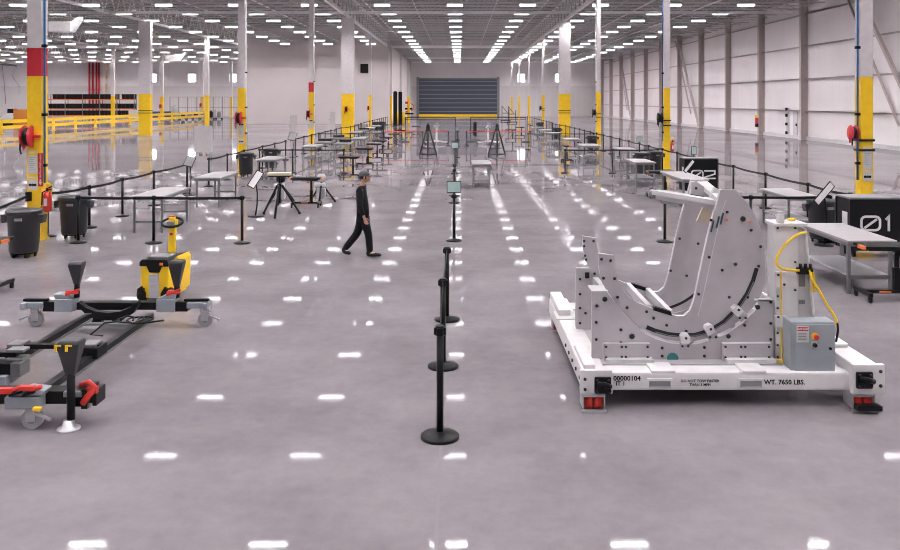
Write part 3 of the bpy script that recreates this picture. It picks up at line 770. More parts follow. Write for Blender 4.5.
def white_lift(loc, label, s_=1):
    r = thing('lift_stand', label, 'stand', loc, 0, 'white lift stands far down the aisle')
    for sx in (-1, 1):
        b = MB(); b.bar((sx*.12, 0, .2), (sx*.75, -.35, .14), .12, .1); part('base_leg', b, M['white_paint'], r)
        b = MB(); b.cyl((sx*.75-.03, -.35, .07), (sx*.75+.03, -.35, .07), .07, 10); part('caster', b, M['black'], r)
    b = MB(); b.cbox((0, .08, .2), (.35, .4, .14)); b.cyl((-.03, .25, .07), (.03, .25, .07), .07, 10); part('base', b, M['white_paint'], r)
    b = MB(); b.cbox((0, 0, .75), (.14, .14, 1.0)); part('post', b, M['white_paint'], r)
    b = MB(); b.cbox((-.05*s_, -.02, 1.22), (.3, .2, .22)); b.cyl((-.15, -.1, 1.1), (.2, -.1, 1.35), .07, 8); part('head', b, M['light_grey'], r)
    b = MB(); b.bar((.0, 0, 1.25), (.22*s_, -.05, .85), .06); b.cbox((.05, -.1, 1.42), (.2, .12, .12)); part('arm', b, M['mid_grey'], r)
white_lift(at(436.5, 144), 'white lift stand behind the left three-legged stand')
white_lift(at(488, 144), 'white lift stand behind the right three-legged stand', -1)

def tube_frame(x0, x1, y, h, label):
    r = thing('barrier_frame', label, 'frame', ((x0+x1)/2, y, 0), 0, 'thin black tube frames')
    k = (x1-x0)/2
    b = MB(); b.bar((-k, 0, h), (k, 0, h), .05); b.bar((-k, 0, h-.14), (k, 0, h-.14), .03); part('top_rail', b, M['black_metal'], r)
    for x in (-k, k):
        b = MB(); b.bar((x, 0, .04), (x, 0, h), .06); b.box((x-.3, -.28, 0), (x+.3, .28, .06)); part('post', b, M['black_metal'], r)
tube_frame(.83, 4.86, 61.7, 1.78, 'black tube frame standing across the right half of the aisle end')
tube_frame(-3.9, -.25, 61.7, 1.78, 'black tube frame standing across the left half of the aisle end')
r = thing('display_board', 'narrow dark board standing between the two white lift stands', 'board', (X_at(475, 66), 66, 0))
b = MB(); b.box((-.13, -.04, .25), (.13, .04, 1.35)); part('panel', b, M['black'], r)
b = MB(); b.bar((0, 0, .02), (0, 0, .3), .06); b.box((-.3, -.2, 0), (.3, .2, .03)); part('foot', b, M['black_metal'], r)
for (px, d, lab) in ((395.3, 99, 'tall black bumper post at the partition corner, left one'), (400.3, 103, 'tall black bumper post at the partition corner, right one')):
    b = MB(); b.box((-.22, -.15, 0), (.22, .15, 4.0)); b.box((-.4, -.3, 0), (.4, .3, .03)); b.lathe([(.2, 4.0), (.12, 4.08)], n=10)
    solo('bumper_post', b, M['black'], lab, 'post', (X_at(px, d), d, 0), 0, 'tall black bumper posts')
# wall speaker/black panel on the partition
b = MB(); b.box((-.5, -.18, 0), (.5, 0, 1.15)); b.box((-.43, -.2, .08), (.43, -.18, 1.07))
solo('wall_screen', b, M['black'], 'black square screen mounted high on the partition wall', 'screen', (X_at(364.5, 108), 107.99, Z_at(73, 108)))
# cases on the far left tables
for i, (x, y, ww, lab) in enumerate(((-7.15, 45.6, .7, 'flat black case on the fifth table of the left row'), (-7.1, 50.2, .65, 'flat black case on the sixth table of the left row'), (-5.95, 44.4, .6, 'flat black case on the side table by the fifth left table'), (-7.1, 63.3, .7, 'flat black case on the eighth left table'))):
    r = thing('equipment_case', lab, 'case', (x, y, .85), .1*i, 'black cases on the left tables')
    b = MB(); b.box((-ww/2, -.35, 0), (ww/2, .35, .13)); part('shell', b, M['black'], r, .015)
    b = MB(); b.box((-ww/2-.003, -.353, .062), (ww/2+.003, .353, .07)); part('seam', b, M['mid_grey'], r)
    b = MB(); b.tube([(-.1, -.35, .06), (-.1, -.4, .06), (.1, -.4, .06), (.1, -.35, .06)], .012, 6); part('handle', b, M['black'], r)
# clear/white upright panels by the left perimeter
for (px, py, lab) in ((294, 140, 'pale upright panel on feet behind the left perimeter belt, nearer'), (333, 131, 'pale upright panel on feet behind the left perimeter belt, farther'), (205, 154, 'pale upright panel on feet beside the second left column')):
    p = at(px, py); hh = 1.9 if px != 205 else 1.6
    r = thing('upright_panel', lab, 'panel', p, 0, 'pale upright panels')
    b = MB(); b.box((-.3 if px != 205 else -.6, -.02, .1), (.22 if px != 205 else .4, .02, hh)); part('sheet', b, M['pale'], r)
    b = MB(); b.box((-.27, -.25, 0), (-.21, .25, .1)); b.box((.12, -.25, 0), (.18, .25, .1)); b.cbox((-.32 if px != 205 else -.63, 0, 1.1), (.06, .06, .12)); part('foot', b, M['mid_grey'], r)

# ------------------------------------------------------------------ far left: guard rails, tote racks, fence, stored gear
GA, GB = Vector((X_at(-30, 72), 72, 0)), Vector((X_at(172, 118), 118, 0))
ng = 10
for i in range(ng):
    a = GA.lerp(GB, i/ng); c = GA.lerp(GB, (i+1)/ng); v = c-a
    r = thing('guard_rail', 'yellow guard rail section, %s from the left edge toward the racks' % ORD[i+1], 'guard rail', a, 0, 'yellow guard rails before the tote racks')
    b = MB(); b.bar((0,0,0), (0,0,1.3), .2); b.box((-.2,-.2,0), (.2,.2,.03)); part('post', b, M['yellow'], r)
    for z in (.55, 1.1):
        b = MB(); b.bar(Vector((0,-.12,z)), Vector((v.x, v.y-.12, z)), .07, .32); part('rail', b, M['yellow'], r)
GC = Vector((X_at(150, 122), 122, 0))
r = thing('guard_rail', 'yellow guard rail turning the corner behind the broad left column', 'guard rail', GB, 0, 'yellow guard rails before the tote racks')
b = MB(); b.bar((0,0,0), (0,0,1.3), .2); b.box((-.2,-.2,0), (.2,.2,.03)); part('post', b, M['yellow'], r)
for z in (.55, 1.1):
    b = MB(); b.bar((.15,0,z), (.15,14,z), .07, .32); part('rail', b, M['yellow'], r)
# racks: five bays at depth 136
RD = 136.0; rx0, rx1 = X_at(49, RD), X_at(135, RD); nb = 5; bw = (rx1-rx0)/nb
tote = MB(); tote.prism([(-.26, 0), (.26, 0), (.31, .68), (.335, .68), (.335, .78), (-.335, .78), (-.335, .68), (-.31, .68)], -.5, .5); tote = tote.mesh('tote', M['black'])
for k in range(nb):
    r = thing('pallet_rack', 'grey rack with orange beams and black totes, %s bay from the left' % ORD[k+1], 'rack', (rx0+bw*k, RD, 0), 0, 'tote racks at the far left')
    for x in ((0, bw) if k == nb-1 else (0,)):
        b = MB()
        for yy in (-.5, .5): b.bar((x+.06, yy, 0), (x+.06, yy, 4.0), .1)
        b.bar((x+.06, -.5, .4), (x+.06, .5, 1.6), .05); b.bar((x+.06, .5, 1.6), (x+.06, -.5, 2.9), .05); part('upright', b, M['steel'], r)
    for z in (.6, 1.7, 3.2):
        b = MB()
        for yy in (-.5, .5): b.box((.1, yy-.03, z-.14), (bw, yy+.03, z))
        part('beam', b, M['orange'], r)
        b = MB(); b.box((.1, -.5, z-.02), (bw, .5, z)); part('deck_panel', b, M['steel'], r)
    for z in (.6, 1.7, 3.2):
        for q in range(4):
            if random.random() < .04: continue
            o = link('tote', tote); o.location = (rx0+bw*k+.45+q*(bw-.75)/3, RD, z)
            o['label'] = 'black tote standing in the orange-beamed racks at the far left'; o['category'] = 'tote'; o['group'] = 'totes in the far racks'
            if z > 3 and 1 <= k <= 3:
                o2 = link('tote', tote); o2.location = (rx0+bw*k+.45+q*(bw-.75)/3, RD+.9, z+.0); bpy.data.objects.remove(o2)
# red risers on the back wall
for i, px in enumerate((90, 93.5, 97, 99.5)):
    b = MB(); b.tube([(0, -.25, .1), (0, -.25, 10)], .17, 8)
    for z in (2, 5, 8): b.box((-.22, -.3, z), (.22, 0, z+.12))
    b.box((-.25, -.45, 0), (.25, -.05, .1))
    solo('riser_pipe', b, M['redp'], 'red sprinkler riser pipe on the far back wall, %s of four from the left' % ORD[i+1], 'pipe', (X_at(px, YB), YB-.01, 0), 0, 'red riser pipes')
b = MB()
for k in range(10): b.tube([(0, -.2, k), (0, -.2, 1.0+k)], .13, 8, M['yellow'] if k % 2 else M['col_white'])
solo('riser_pipe', b, None, 'yellow banded pipe on the far back wall right of the red risers', 'pipe', (X_at(107, YB), YB-.15, 0))
# orange crate + white bags + machine at far left edge
p = at(24, 127.5)
b = MB(); b.box((-1.0, -.5, 0), (1.0, .5, 1.95))
for z in (.1, .7, 1.3): b.box((-1.04, -.54, z), (1.04, .54, z+.14))
solo('wooden_crate', b, M['orange_wood'], 'orange wooden crate beside the nearest left column, behind the rail', 'crate', (X_at(24, 100), 100, 0), 0, None, .02)
r = thing('covered_machine', 'white covered machine low behind the rails at the left edge', 'machine', (X_at(9, 101), 101, 0))
b = MB(); b.prism([(-1.2, .3), (1.3, .3), (1.3, 1.0), (.7, 1.5), (-.2, 1.3), (-1.2, .8)], -.5, .5); part('cover', b, M['white_paint'], r, .08)
b = MB(); b.cbox((0, 0, .15), (2.2, .9, .3)); part('base', b, M['black'], r)
b = MB(); b.cbox((.4, 0, 1.75), (1.0, .4, .5)); b.bar((.4, 0, 1.3), (.4, 0, 1.6), .1); part('top_unit', b, M['black'], r)
# overhead crane arm with chain on the far left
r = thing('jib_crane', 'pale jib crane arm with cables against the far left wall', 'crane', (X_at(0, 120), 120, 0))
b = MB(); b.bar((-3, 0, 0), (-3, 0, 8.9), .35); b.box((-3.4, -.4, 0), (-2.6, .4, .04)); part('mast', b, M['col_white'], r)
b = MB(); b.bar((-3, 0, 8.3), (2.4, 0, 7.9), .22); b.bar((-3, 0, 8.8), (2.4, 0, 7.95), .08); part('arm', b, M['mid_grey'], r)
b = MB()
for k, x in enumerate((-1.4, -.6, .3)): b.tube([(x, 0, 8.0), (x-.3*(1-k), .0, 5.5), (x-.5*(1-k), 0, 2.5)], .045, 6)
part('cable', b, M['mid_grey'], r)
b = MB()
for k in range(12):
    z = 7.8 - k*.33; x = 2.3 - .5*math.sin(k*.5); b.cyl((x-.12, 0, z), (x+.12, 0, z-.25), .06, 6)
part('chain', b, M['chrome'], r)
# white cart behind the broad left column
for (px, d, lab, mm, ww, hh) in ((135, 128, 'white boxy cart between the racks and the broad left column', 'white_paint', 1.6, 1.5), (157, 130, 'blue tarp-covered load right of the broad left column', 'blue_tarp', 2.0, 1.3), (167, 131, 'small blue-grey load at the end of the guard rails', 'blue_tarp', .9, 1.3)):
    r = thing('loaded_cart', lab, 'cart', (X_at(px, d), d, 0), 0, 'carts behind the guard rails')
    b = MB(); b.box((-ww/2, -.5, .25), (ww/2, .5, hh)); part('load', b, M[mm], r, .06)
    b = MB(); b.box((-ww/2, -.5, .18), (ww/2, .5, .25)); part('deck', b, M['black'], r)
    for sx in (-1, 1):
        for sy in (-.4, .4):
            b = MB(); b.cyl((sx*(ww/2-.15)-.03, sy, .09), (sx*(ww/2-.15)+.03, sy, .09), .09, 8); part('wheel', b, M['black'], r)
# fence
fx0, fx1, fd = X_at(170, 143), X_at(240, 143), 143.0
r = thing('mesh_fence', 'grey wire mesh fence panels before the far back wall on the left', 'fence', (fx0, fd, 0))
L_ = fx1-fx0
for k in range(9):
    b = MB(); b.bar((L_*k/8, 0, 0), (L_*k/8, 0, 3.6), .1); part('post', b, M['mid_grey'], r)
b = MB()
for z in (.1, 1.8, 3.55): b.bar((0, 0, z), (L_, 0, z), .06)
n = int(L_/.5)
for k in range(n): b.bar((L_*k/n, 0, .1), (L_*k/n, 0, 3.55), .02)
part('mesh', b, M['mid_grey'], r)
# stored gear in front of the fence
rng = random.Random(3)
for k, px in enumerate((176, 183, 190, 196, 203, 211, 219)):
    d = 133 + rng.random()*4; ww = .8+rng.random()*.5; hh = .8+rng.random()*.7
    r = thing('gear_trolley', 'grey trolley with dark gear before the mesh fence, %s from the left' % ORD[k+1], 'trolley', (X_at(px, d), d, 0), 0, 'trolleys before the mesh fence')
    b = MB(); b.box((-ww/2, -.4, .2), (ww/2, .4, .28)); b.bar((-ww/2+.03, 0, .28), (-ww/2+.03, 0, hh+.3), .05); b.bar((ww/2-.03, 0, .28), (ww/2-.03, 0, hh), .05); b.bar((-ww/2, 0, hh), (ww/2, 0, hh), .05); part('frame', b, M['mid_grey'], r)
    b = MB(); b.lathe([(.2, .28), (.34, .5), (.34, hh*.8), (.15, hh*.95)], (0, 0, 0), 12); part('drum', b, M['black' if k % 2 else 'mid_grey'], r)
    for sx in (-1, 1):
        b = MB(); b.cyl((sx*ww*.4, -.3, .1), (sx*ww*.4, -.24, .1), .1, 10); b.cyl((sx*ww*.4, .24, .1), (sx*ww*.4, .3, .1), .1, 10); part('wheel', b, M['black'], r)
r = thing('gas_tank', 'grey upright tank on a stand left of the trolleys before the fence', 'tank', (X_at(175, 131), 131, 0))
b = MB(); b.lathe([(.2, .35), (.5, .5), (.52, 1.6), (.4, 2.1), (.15, 2.25)], n=16); part('vessel', b, M['light_grey'], r)
b = MB()
for k in range(3): a = 2*PI*k/3; b.bar((.4*math.cos(a), .4*math.sin(a), 0), (.4*math.cos(a), .4*math.sin(a), .7), .08)
part('stand', b, M['mid_grey'], r)
# items on the right wall
for (px, py, d, lab) in ((760, 126, 73.3, 'red and yellow alarm box on a right wall column'), (612, 0, 0, '')):
    if not d: continue
    b = MB(); b.box((-.2, -.16, 0), (0, .16, .5), M['redp']); b.box((-.22, -.12, .5), (-.02, .12, .72), M['yellow']); b.box((-.2, -.16, -.3), (0, .16, 0), M['ink'])
    solo('alarm_box', b, None, lab, 'alarm', (XR-.56, 74.06, 1.0))
r = thing('power_panel', 'narrow white panel with black switches on the right wall near the small door', 'panel', (XR-.01, 68.6, .0))
b = MB(); b.box((-.12, -.22, .05), (0, .22, 2.4)); part('backboard', b, M['white_paint'], r)
for z in (.3, 1.0, 1.7, 2.2):
    b = MB(); b.box((-.22, -.14, z), (-.12, .14, z+.22)); part('switch', b, M['black'], r)
# yellow caddy frames at the partition corner (ladder with black controls)
r = thing('control_post', 'yellow post with red and black controls near the far left end of the aisle', 'post', (X_at(409, 112), 112, 0))
b = MB(); b.bar((0,0,0), (0,0,3.5), .28); part('post', b, M['yellow'], r)
b = MB(); b.cbox((-.35, -.25, 1.9), (.35, .2, .25)); b.cbox((.3, -.25, 1.9), (.35, .2, .25)); b.box((-.6, -.2, 1.15), (.6, .2, 1.35)); part('control_box', b, M['black'], r)
b = MB(); b.cbox((-.3, -.25, 2.7), (.35, .25, .3)); b.cbox((-.3, -.25, 1.5), (.3, .2, .2)); part('reel', b, M['redp'], r)
b = MB(); b.tube([(.2, 0, 2.6), (.6, 0, 2.4), (.62, 0, 1.8), (.25, 0, 1.6)], .07, 8); part('hose', b, M['orange'], r)
for (px, d, lab) in ((398.5, 107.2, 'yellow bollard at the partition corner, left'), (403.5, 107.4, 'yellow bollard at the partition corner, right')):
    b = MB(); b.lathe([(.2, 0), (.2, 1.5), (.12, 1.6), (.03, 1.62)], n=14)
    solo('bollard', b, M['yellow'], lab, 'bollard', (X_at(px, d), d, 0), 0, 'yellow bollards')
for (px, d, lab) in ((505.5, 120, 'black rolling rack at the foot of the far right columns, left one'), (512, 112, 'black rolling rack at the foot of the far right columns, right one')):
    r = thing('rolling_rack', lab, 'rack', (X_at(px, d), d, 0), 0, 'black rolling racks far right')
    b = MB(); b.bar((-.5, 0, .1), (-.5, 0, 2.2), .09); b.bar((.5, 0, .1), (.5, 0, 1.7), .09); b.bar((-.5, 0, 1.2), (.5, 0, 1.2), .09); b.bar((-.5, 0, 2.2), (.3, 0, 1.2), .07); part('frame', b, M['black_metal'], r)
    b = MB(); b.box((-.7, -.3, .08), (.7, .3, .2)); part('base', b, M['black'], r)
    for sx in (-.6, .6):
        b = MB(); b.cyl((sx, -.03, .08), (sx, .03, .08), .08, 8); part('wheel', b, M['black'], r)
# ------------------------------------------------------------------ white tooling cart with the machined cradle
TK = thing('tooling_cart', 'white low tow cart carrying a large silver curved cradle on the right', 'cart', (2.7, 10.0, 0))
YA, YB2 = 8.86, 9.98                        # near and far cradle plates
px2 = lambda x, y, d=YA: (X_at(x, d), Z_at(y, d))
PX = lambda pts: [px2(*p) for p in pts]
P = lambda n, b, m, bevel=0, label=None, par=None: part(n, b, m, par or TK, bevel, label, world=True)
def arc(a0, a1, n, r=.957, c=(2.24, 1.40)):
    return [(c[0]+r*math.cos(math.radians(a0+(a1-a0)*i/n)), c[1]+r*math.sin(math.radians(a0+(a1-a0)*i/n))) for i in range(n+1)]
ring_poly = (PX([(598.5,253.5),(613.8,255.6),(615.3,268.7),(618,280.7),(622,289),(629.5,297),(637,302.5),(648,307),(655,309.5),(672,314.5),(677,316.3),(684,316),(690,311),(694,301),(697,287),(703,258),(709,231),(714,213),(718,200),(720.5,190)])
             + arc(48, -8, 14) + PX([(765,283),(760.5,296),(752.5,308),(741,319.5),(727,329.5),(710,337.5),(695,341),(681,341.5),(665,339.5),(652,334.5),(641,327.5),(628,315),(615,302),(607.5,292),(602,282),(599,268)]))
def lathe_bolt(x, z, y, r=.016):
    b = MB(); b.lathe([(r, 0), (r, .012), (r*.6, .016)], n=7, mtx=Matrix.Translation((x, y, z)) @ Matrix.Rotation(PI/2, 4, 'X')); return b
bolt_me = {}
def bolts(par, pts, y, r=.016):
    for (x, z) in pts:
        if r not in bolt_me: bolt_me[r] = lathe_bolt(0, 0, 0, r).mesh('bolt', M['bolt'])
        o = link('bolt', bolt_me[r], par); v = Vector((x, y, z)); q = par
        while q: v -= q.location; q = q.parent
        o.location = v
for which, y in (('near', YA), ('far', YB2)):
    b = MB(); b.prism(ring_poly, y, y+.055, M['alu'], M['alu_edge'])
    rg = P('ring_plate', b, None, 0)
    if which == 'near':
        bolts(rg, PX([(601.5,259),(610.5,260.5),(603.5,278),(614.5,278.5),(617.5,297),(627,307.5),(646.5,311.5),(653.5,318),(666.5,325),(686,331),(698.5,294),(729,297),(722,270),(709,257),(698.5,294),(711,220),(727,212),(735.5,264),(756,306),(747.5,297),(758.5,266),(760.5,246.5),(751,230)]), y)
        bolts(rg, PX([(742.8,218.8)]), y, .03)
        b = MB(); SLOT = PX([(646.5,327),(655,330.5),(668,334),(681,335.3),(695,334.7),(710,330.3),(724,321.5),(737,308.5),(747,293.5),(753,280.5),(756.6,268)]); b.strip(SLOT, .042, y-.006, y+.001); s1 = P('arc_slot', b, M['bolt'], par=rg)
        b = MB(); b.strip([(x_+.004, z_-.012) for x_, z_ in SLOT[1:-1]], .008, y-.009, y-.004); P('slot_rail', b, M['steel'], par=s1.parent)
        for (x, z) in PX([(749.5,221),(726.5,219.5)]):
            b = MB(); b.cyl((x, y-.02, z), (x, y, z), .012, 8); P('pin', b, M['orange'], par=rg, label='orange pin')
        # scratches of assembly seams along the blade's inner border
        b = MB(); b.strip(PX([(698,316),(703,296),(713,250),(721,214),(726,200)]), .008, y-.003, y+.001); P('edge_seam', b, M['alu_edge'], par=rg)
    else:
        f = lambda pts: [px2(*p, YB2) for p in pts]
        bolts(rg, f([(584,241),(584,246),(593.5,241),(585,255.5),(586,259.5),(594.5,273.5),(695,188.5),(679.5,238.5),(698,243.5),(670.5,270.5),(686.5,275.5)]), y)
        b = MB(); b.strip(arc(-90, -20, 20, .82), .03, y-.006, y+.001); P('arc_slot', b, M['bolt'], par=rg)
# support plates (block left, curved seat, block right)
sup = PX([(591,367),(591,291),(606,291),(612,299),(622,311),(635,325),(645,333),(655,338),(668,342),(682,343.5),(696,343),(711,339.5),(728,331.5),(742.5,321),(753,310.5),(757,305),(757,299),(772,299),(772,367)])
for y in (YA-.045, YB2+.06):
    b = MB(); b.prism(sup, y, y+.044, M['alu'], M['alu_edge']); sp = P('support_plate', b, None)
    if y < 9:
        bolts(sp, PX([(596,304.5),(595.5,321),(595.5,338),(620,328.5),(620,341.5),(661,346.5),(661,354.5),(703,346),(703,354.5),(743,324),(772-3,301),(769,322),(769,338),(746,361)]), y)
        bolts(sp, PX([(604,298)]), y, .028); bolts(sp, PX([(756,306)]), y, .026); bolts(sp, PX([(727,335)]), y, .024); bolts(sp, PX([(631,335)]), y, .03)
        for (xa, xb) in ((602, 648), (720, 768)):       # angle brackets with a lower lip
            q = PX([(xa,341),(xb,341),(xb,360),(xa,360)])
            b = MB(); b.prism(q, y-.05, y, M['alu'], M['alu_edge'])
            l = PX([(xa+2,361.5),(xb+2,361.5)]); b.box((l[0][0], y-.13, .36), (l[1][0], y, .395), M['alu_edge'])
            br = P('foot_bracket', b, None)
            bolts(br, PX([(xa+2.5,344),(xa+2.5,354.5),(xb-2.5,344),(xb-2.5,354.5),(xa+18,344),(xa+22,344),(xa+18,354),(xa+22,354)]), y-.05, .013)
        for (x, yy, ang) in ((683,337,0),(707.5,328,-25),(735,309,-42)):
            X_, Z_ = px2(x, yy); mt = Matrix.Translation((X_, 0, Z_)) @ Matrix.Rotation(math.radians(ang), 4, 'Y')
            b = MB(); b.prism([(-.04,-.035),(.04,-.035),(.046,.03),(.025,.06),(-.025,.06),(-.046,.03)], y-.07, y+.02, None, None, mt); cl_ = P('clamp', b, M['white_paint'])
            bolts(cl_, [(X_, Z_+.02)], y-.07, .014); b = MB(); b.cbox((0, y-.02, -.075), (.1, .04, .07), None, mt); lb = P('clamp_base', b, M['alu'], .006); bolts(lb, [(X_-.03+.075*math.sin(math.radians(-ang)), Z_-.07), (X_+.03+.075*math.sin(math.radians(-ang)), Z_-.07)], y-.04, .012)
        b = MB(); X_, Z_ = px2(671.5, 357); b.cyl((X_, y-.01, Z_), (X_, y, Z_), .06, 14); P('gauge', b, M['teal'], label='dark teal half round disc')
        b = MB(); b.strip(PX([(655,363.5),(720,363.5)]), .02, y-.004, y+.0); P('painted_gap_shade', b, M['bolt'])  # dark strip painted in as the shade of the gap below the plate
    else: pass
# far left blocks visible behind the near plates, white caps
b = MB(); q = px2(576, 268, YB2); b.box((q[0], YB2-.02, .35), (q[0]+.19, YB2+.06, q[1]), M['alu']); o = P('end_block', b, None)
bolts(o, [px2(580,279,YB2-.02), px2(580,294,YB2-.02), px2(580,308,YB2-.02), px2(580,323,YB2-.02), px2(585.5,313,YB2-.02)], YB2-.02)
b = MB(); a0 = px2(587, 275, YB2-.02); b.cbox((a0[0], YB2-.035, a0[1]), (.05, .03, .07)); P('sensor', b, M['black'], .005)
q = px2(591, 291); b = MB(); b.box((q[0], YA-.045, q[1]-.005), (q[0]+.17, YA+.22, q[1]+.012)); P('end_cap', b, M['alu_edge'])
b = MB(); b.box((3.07, YA-.045, .965), (3.26, YA+.2, .98)); b.box((3.23, YA, .35), (3.26, YA+.2, .97)); P('end_cap', b, M['alu_edge'])
b = MB(); b.prism([(3.08, .98), (3.2, .98), (3.12, 1.13), (3.1, 1.16)], YA+.02, YA+.1); P('gusset', b, M['white_paint'])
# spacer bars tying the two rings
for (X_, Z_, w_) in ((1.985, .86, .05), (2.215, .80, .05), (1.60, .93, .06), (2.95, 1.0, .06), (2.42, .52, .08)):
    b = MB(); b.bar((X_, YA+.05, Z_), (X_, YB2+.005, Z_), w_, .09); P('spacer_bar', b, M['alu_edge'])
for y in (YA, YB2):
    b = MB(); b.prism([(2.02, .86), (2.04, .895), (2.21, .845), (2.22, .80)], y-.008, y+.07); P('wear_pad', b, M['black'], .004, 'black wear pad')
    b = MB(); b.prism([(1.985, .86), (2.22, .795), (2.26, .74), (2.02, .77)], y+.005, y+.05); P('bridge_block', b, M['alu'])
# top bar, blocks and small plates between the ring tops
mt = Matrix.Identity(4)
pA, pB = Vector((2.30, 9.98, 1.97)), Vector((2.78, 8.95, 1.965))
b = MB(); b.bar(pA, pB, .13, .05, M['alu_edge']); b.bar(pA+Vector((0,0,-.05)), pB+Vector((0,0,-.05)), .05, .06, M['alu']); tb = P('top_bar', b, None)
d = (pB-pA)
for t0, t1 in ((.5, .68), (.42, .6)):
    b = MB(); o_ = Vector((.05, .02, .028)) if t0 == .5 else Vector((-.045, -.02, .0)); b.bar(pA+d*t0+o_, pA+d*t1+o_, .022, .01 if t0 == .5 else .03); P('slot', b, M['bolt'], par=tb)
b = MB(); b.cyl(pA+Vector((-.02,-.05,-.02)), pA+Vector((-.02,.05,-.02)), .05, 10); b.bar(pA+Vector((.05,-.1,-.08)), pA+d*.4+Vector((0,0,-.08)), .04, .07); P('clamp_jaw', b, M['mid_grey'])
q = lambda pts: [px2(*p, 9.6) for p in pts]
b = MB(); b.prism(q([(690,196),(691,182),(695,181),(709,190),(722,189),(716,199),(704,206)]), 9.58, 9.63, M['alu'], M['alu_edge']); o = P('peak_plate', b, None)
bolts(o, q([(695.5,188)]), 9.58)
q2 = lambda pts: [px2(*p, 9.2) for p in pts]
b = MB(); b.prism(q2([(707,204),(714,187),(727,193),(722,210)]), 9.18, 9.23, M['alu_edge'], M['alu_edge']); o = P('window_plate', b, None)
b = MB(); b.prism(q2([(711,202),(715.5,192.5),(722.5,195),(718.5,206)]), 9.168, 9.179); P('window_pane', b, M['tan'], par=o, label='tan window')
b = MB(); b.prism(q2([(696,221),(702,207),(712,211),(707,223.5)]), 9.168, 9.2); P('window_pane', b, M['tan'], par=o, label='tan lower window')
b = MB(); b.bar((2.76, YA+.03, 2.0), (2.86, YB2+.02, 2.07), .12, .05); P('spacer_bar', b, M['alu_edge'])
for (x, yy) in ((717.5,222),(721.5,218.5),(712,226)):
    X_, Z_ = px2(x, yy); b = MB(); b.strip([(X_-.014, Z_-.06), (X_+.014, Z_+.06)], .013, YA-.02, YA); P('quick_pin', b, M['steel_blue'])
# inside deck between the plates
b = MB(); b.box((1.35, YA, .335), (3.27, YB2+.1, .36)); b.box((1.35, YA-.2, .335), (3.3, YA, .36)); P('cradle_deck', b, M['alu'])
# white frame
b = MB(); b.box((1.22, 8.36, .17), (1.46, 11.5, .37)); P('side_rail', b, M['white_paint'], .015)
b = MB(); b.box((3.87, 8.30, .18), (4.12, 11.5, .455)); P('side_rail', b, M['white_paint'], .015)
b = MB(); b.box((1.46, 8.44, .165), (3.89, 8.84, .345)); fb = P('front_beam', b, M['white_paint'], .02)
b = MB(); b.box((1.46, 11.1, .165), (3.87, 11.45, .325)); P('rear_beam', b, M['white_paint'], .02)
for x in (1.6, 2.5, 3.5):
    b = MB(); b.box((x, 8.84, .18), (x+.15, 11.3, .32)); P('deck_beam', b, M['white_paint'])
b = MB(); b.box((1.23, 10.5, .37), (1.38, 11.5, .46)); P('raised_block', b, M['white_paint'], .015)
b = MB(); b.box((1.24, 8.45, .37), (1.36, 9.15, .42)); P('raised_block', b, M['white_paint'], .015)
b = MB(); b.box((1.19, 10.35, .37), (1.48, 10.75, .385)); P('joint_plate', b, M['alu_edge'])
b = MB(); b.box((3.91, 8.9, .455), (4.08, 10.9, .5)); P('raised_block', b, M['white_paint'], .015)
b = MB(); b.box((1.19, 8.33, .17), (1.505, 8.39, .40)); P('end_plate', b, M['white_paint'], .008)
b = MB(); b.box((3.83, 8.27, .185), (4.145, 8.33, .475)); ep = P('end_plate', b, M['white_paint'], .008)
bolts(ep, [(4.10, .41), (4.10, .27)], 8.27, .018)
bolts(TK, [(1.235, .215), (1.235, .315), (1.48, .2)], 8.33, .016)
for k in range(5):
    b = MB(); b.cyl((1.205, 8.55+.28*k, .26), (1.222, 8.55+.28*k, .26), .02, 8); P('bolt', b, M['bolt'])
for x in (X_at(659.5, 8.44), X_at(750.5, 8.44)):
    b = MB(); b.box((x-.125, 8.425, .185), (x+.125, 8.45, .285), M['white_paint']); o = P('fork_pocket', b, None)
    b = MB(); b.box((x-.105, 8.42, .20), (x+.105, 8.426, .265), M['mid_grey']); b.box((x-.10, 8.419, .20), (x+.10, 8.421, .212), M['light_grey']); P('pocket_opening', b, None, par=o)  # flat plate, the shading inside the pocket painted in grey
    b = MB(); x2 = x+.04; b.box((x2-.12, 8.435, .335), (x2+.12, 8.72, .365)); P('pocket_cover', b, M['white_paint'], .01)
# tow hitches
for (x, y0, z) in ((X_at(603, 8.3), 8.33, .262), (X_at(864.5, 8.25), 8.27, .33)):
    b = MB(); b.cbox((x, y0-.02, z), (.165, .04, .165)); hp = P('hitch', b, M['black'], .02)
    b = MB(); b.tube([(x-.05, y0-.05, z+.02), (x, y0-.09, z+.03), (x+.07, y0-.07, z)], .026, 8); b.bar((x-.06, y0-.05, z-.03), (x+.06, y0-.06, z-.035), .03); b.lathe([(.04, 0), (.04, .03)], n=12, mtx=Matrix.Translation((x+.01, y0-.04, z)) @ Matrix.Rotation(PI/2, 4, 'X')); P('hook', b, M['black_metal'], par=hp)
    bolts(hp, [(x-.055, z-.055), (x+.055, z-.055), (x-.055, z+.055), (x+.055, z+.055)], y0-.04, .012)
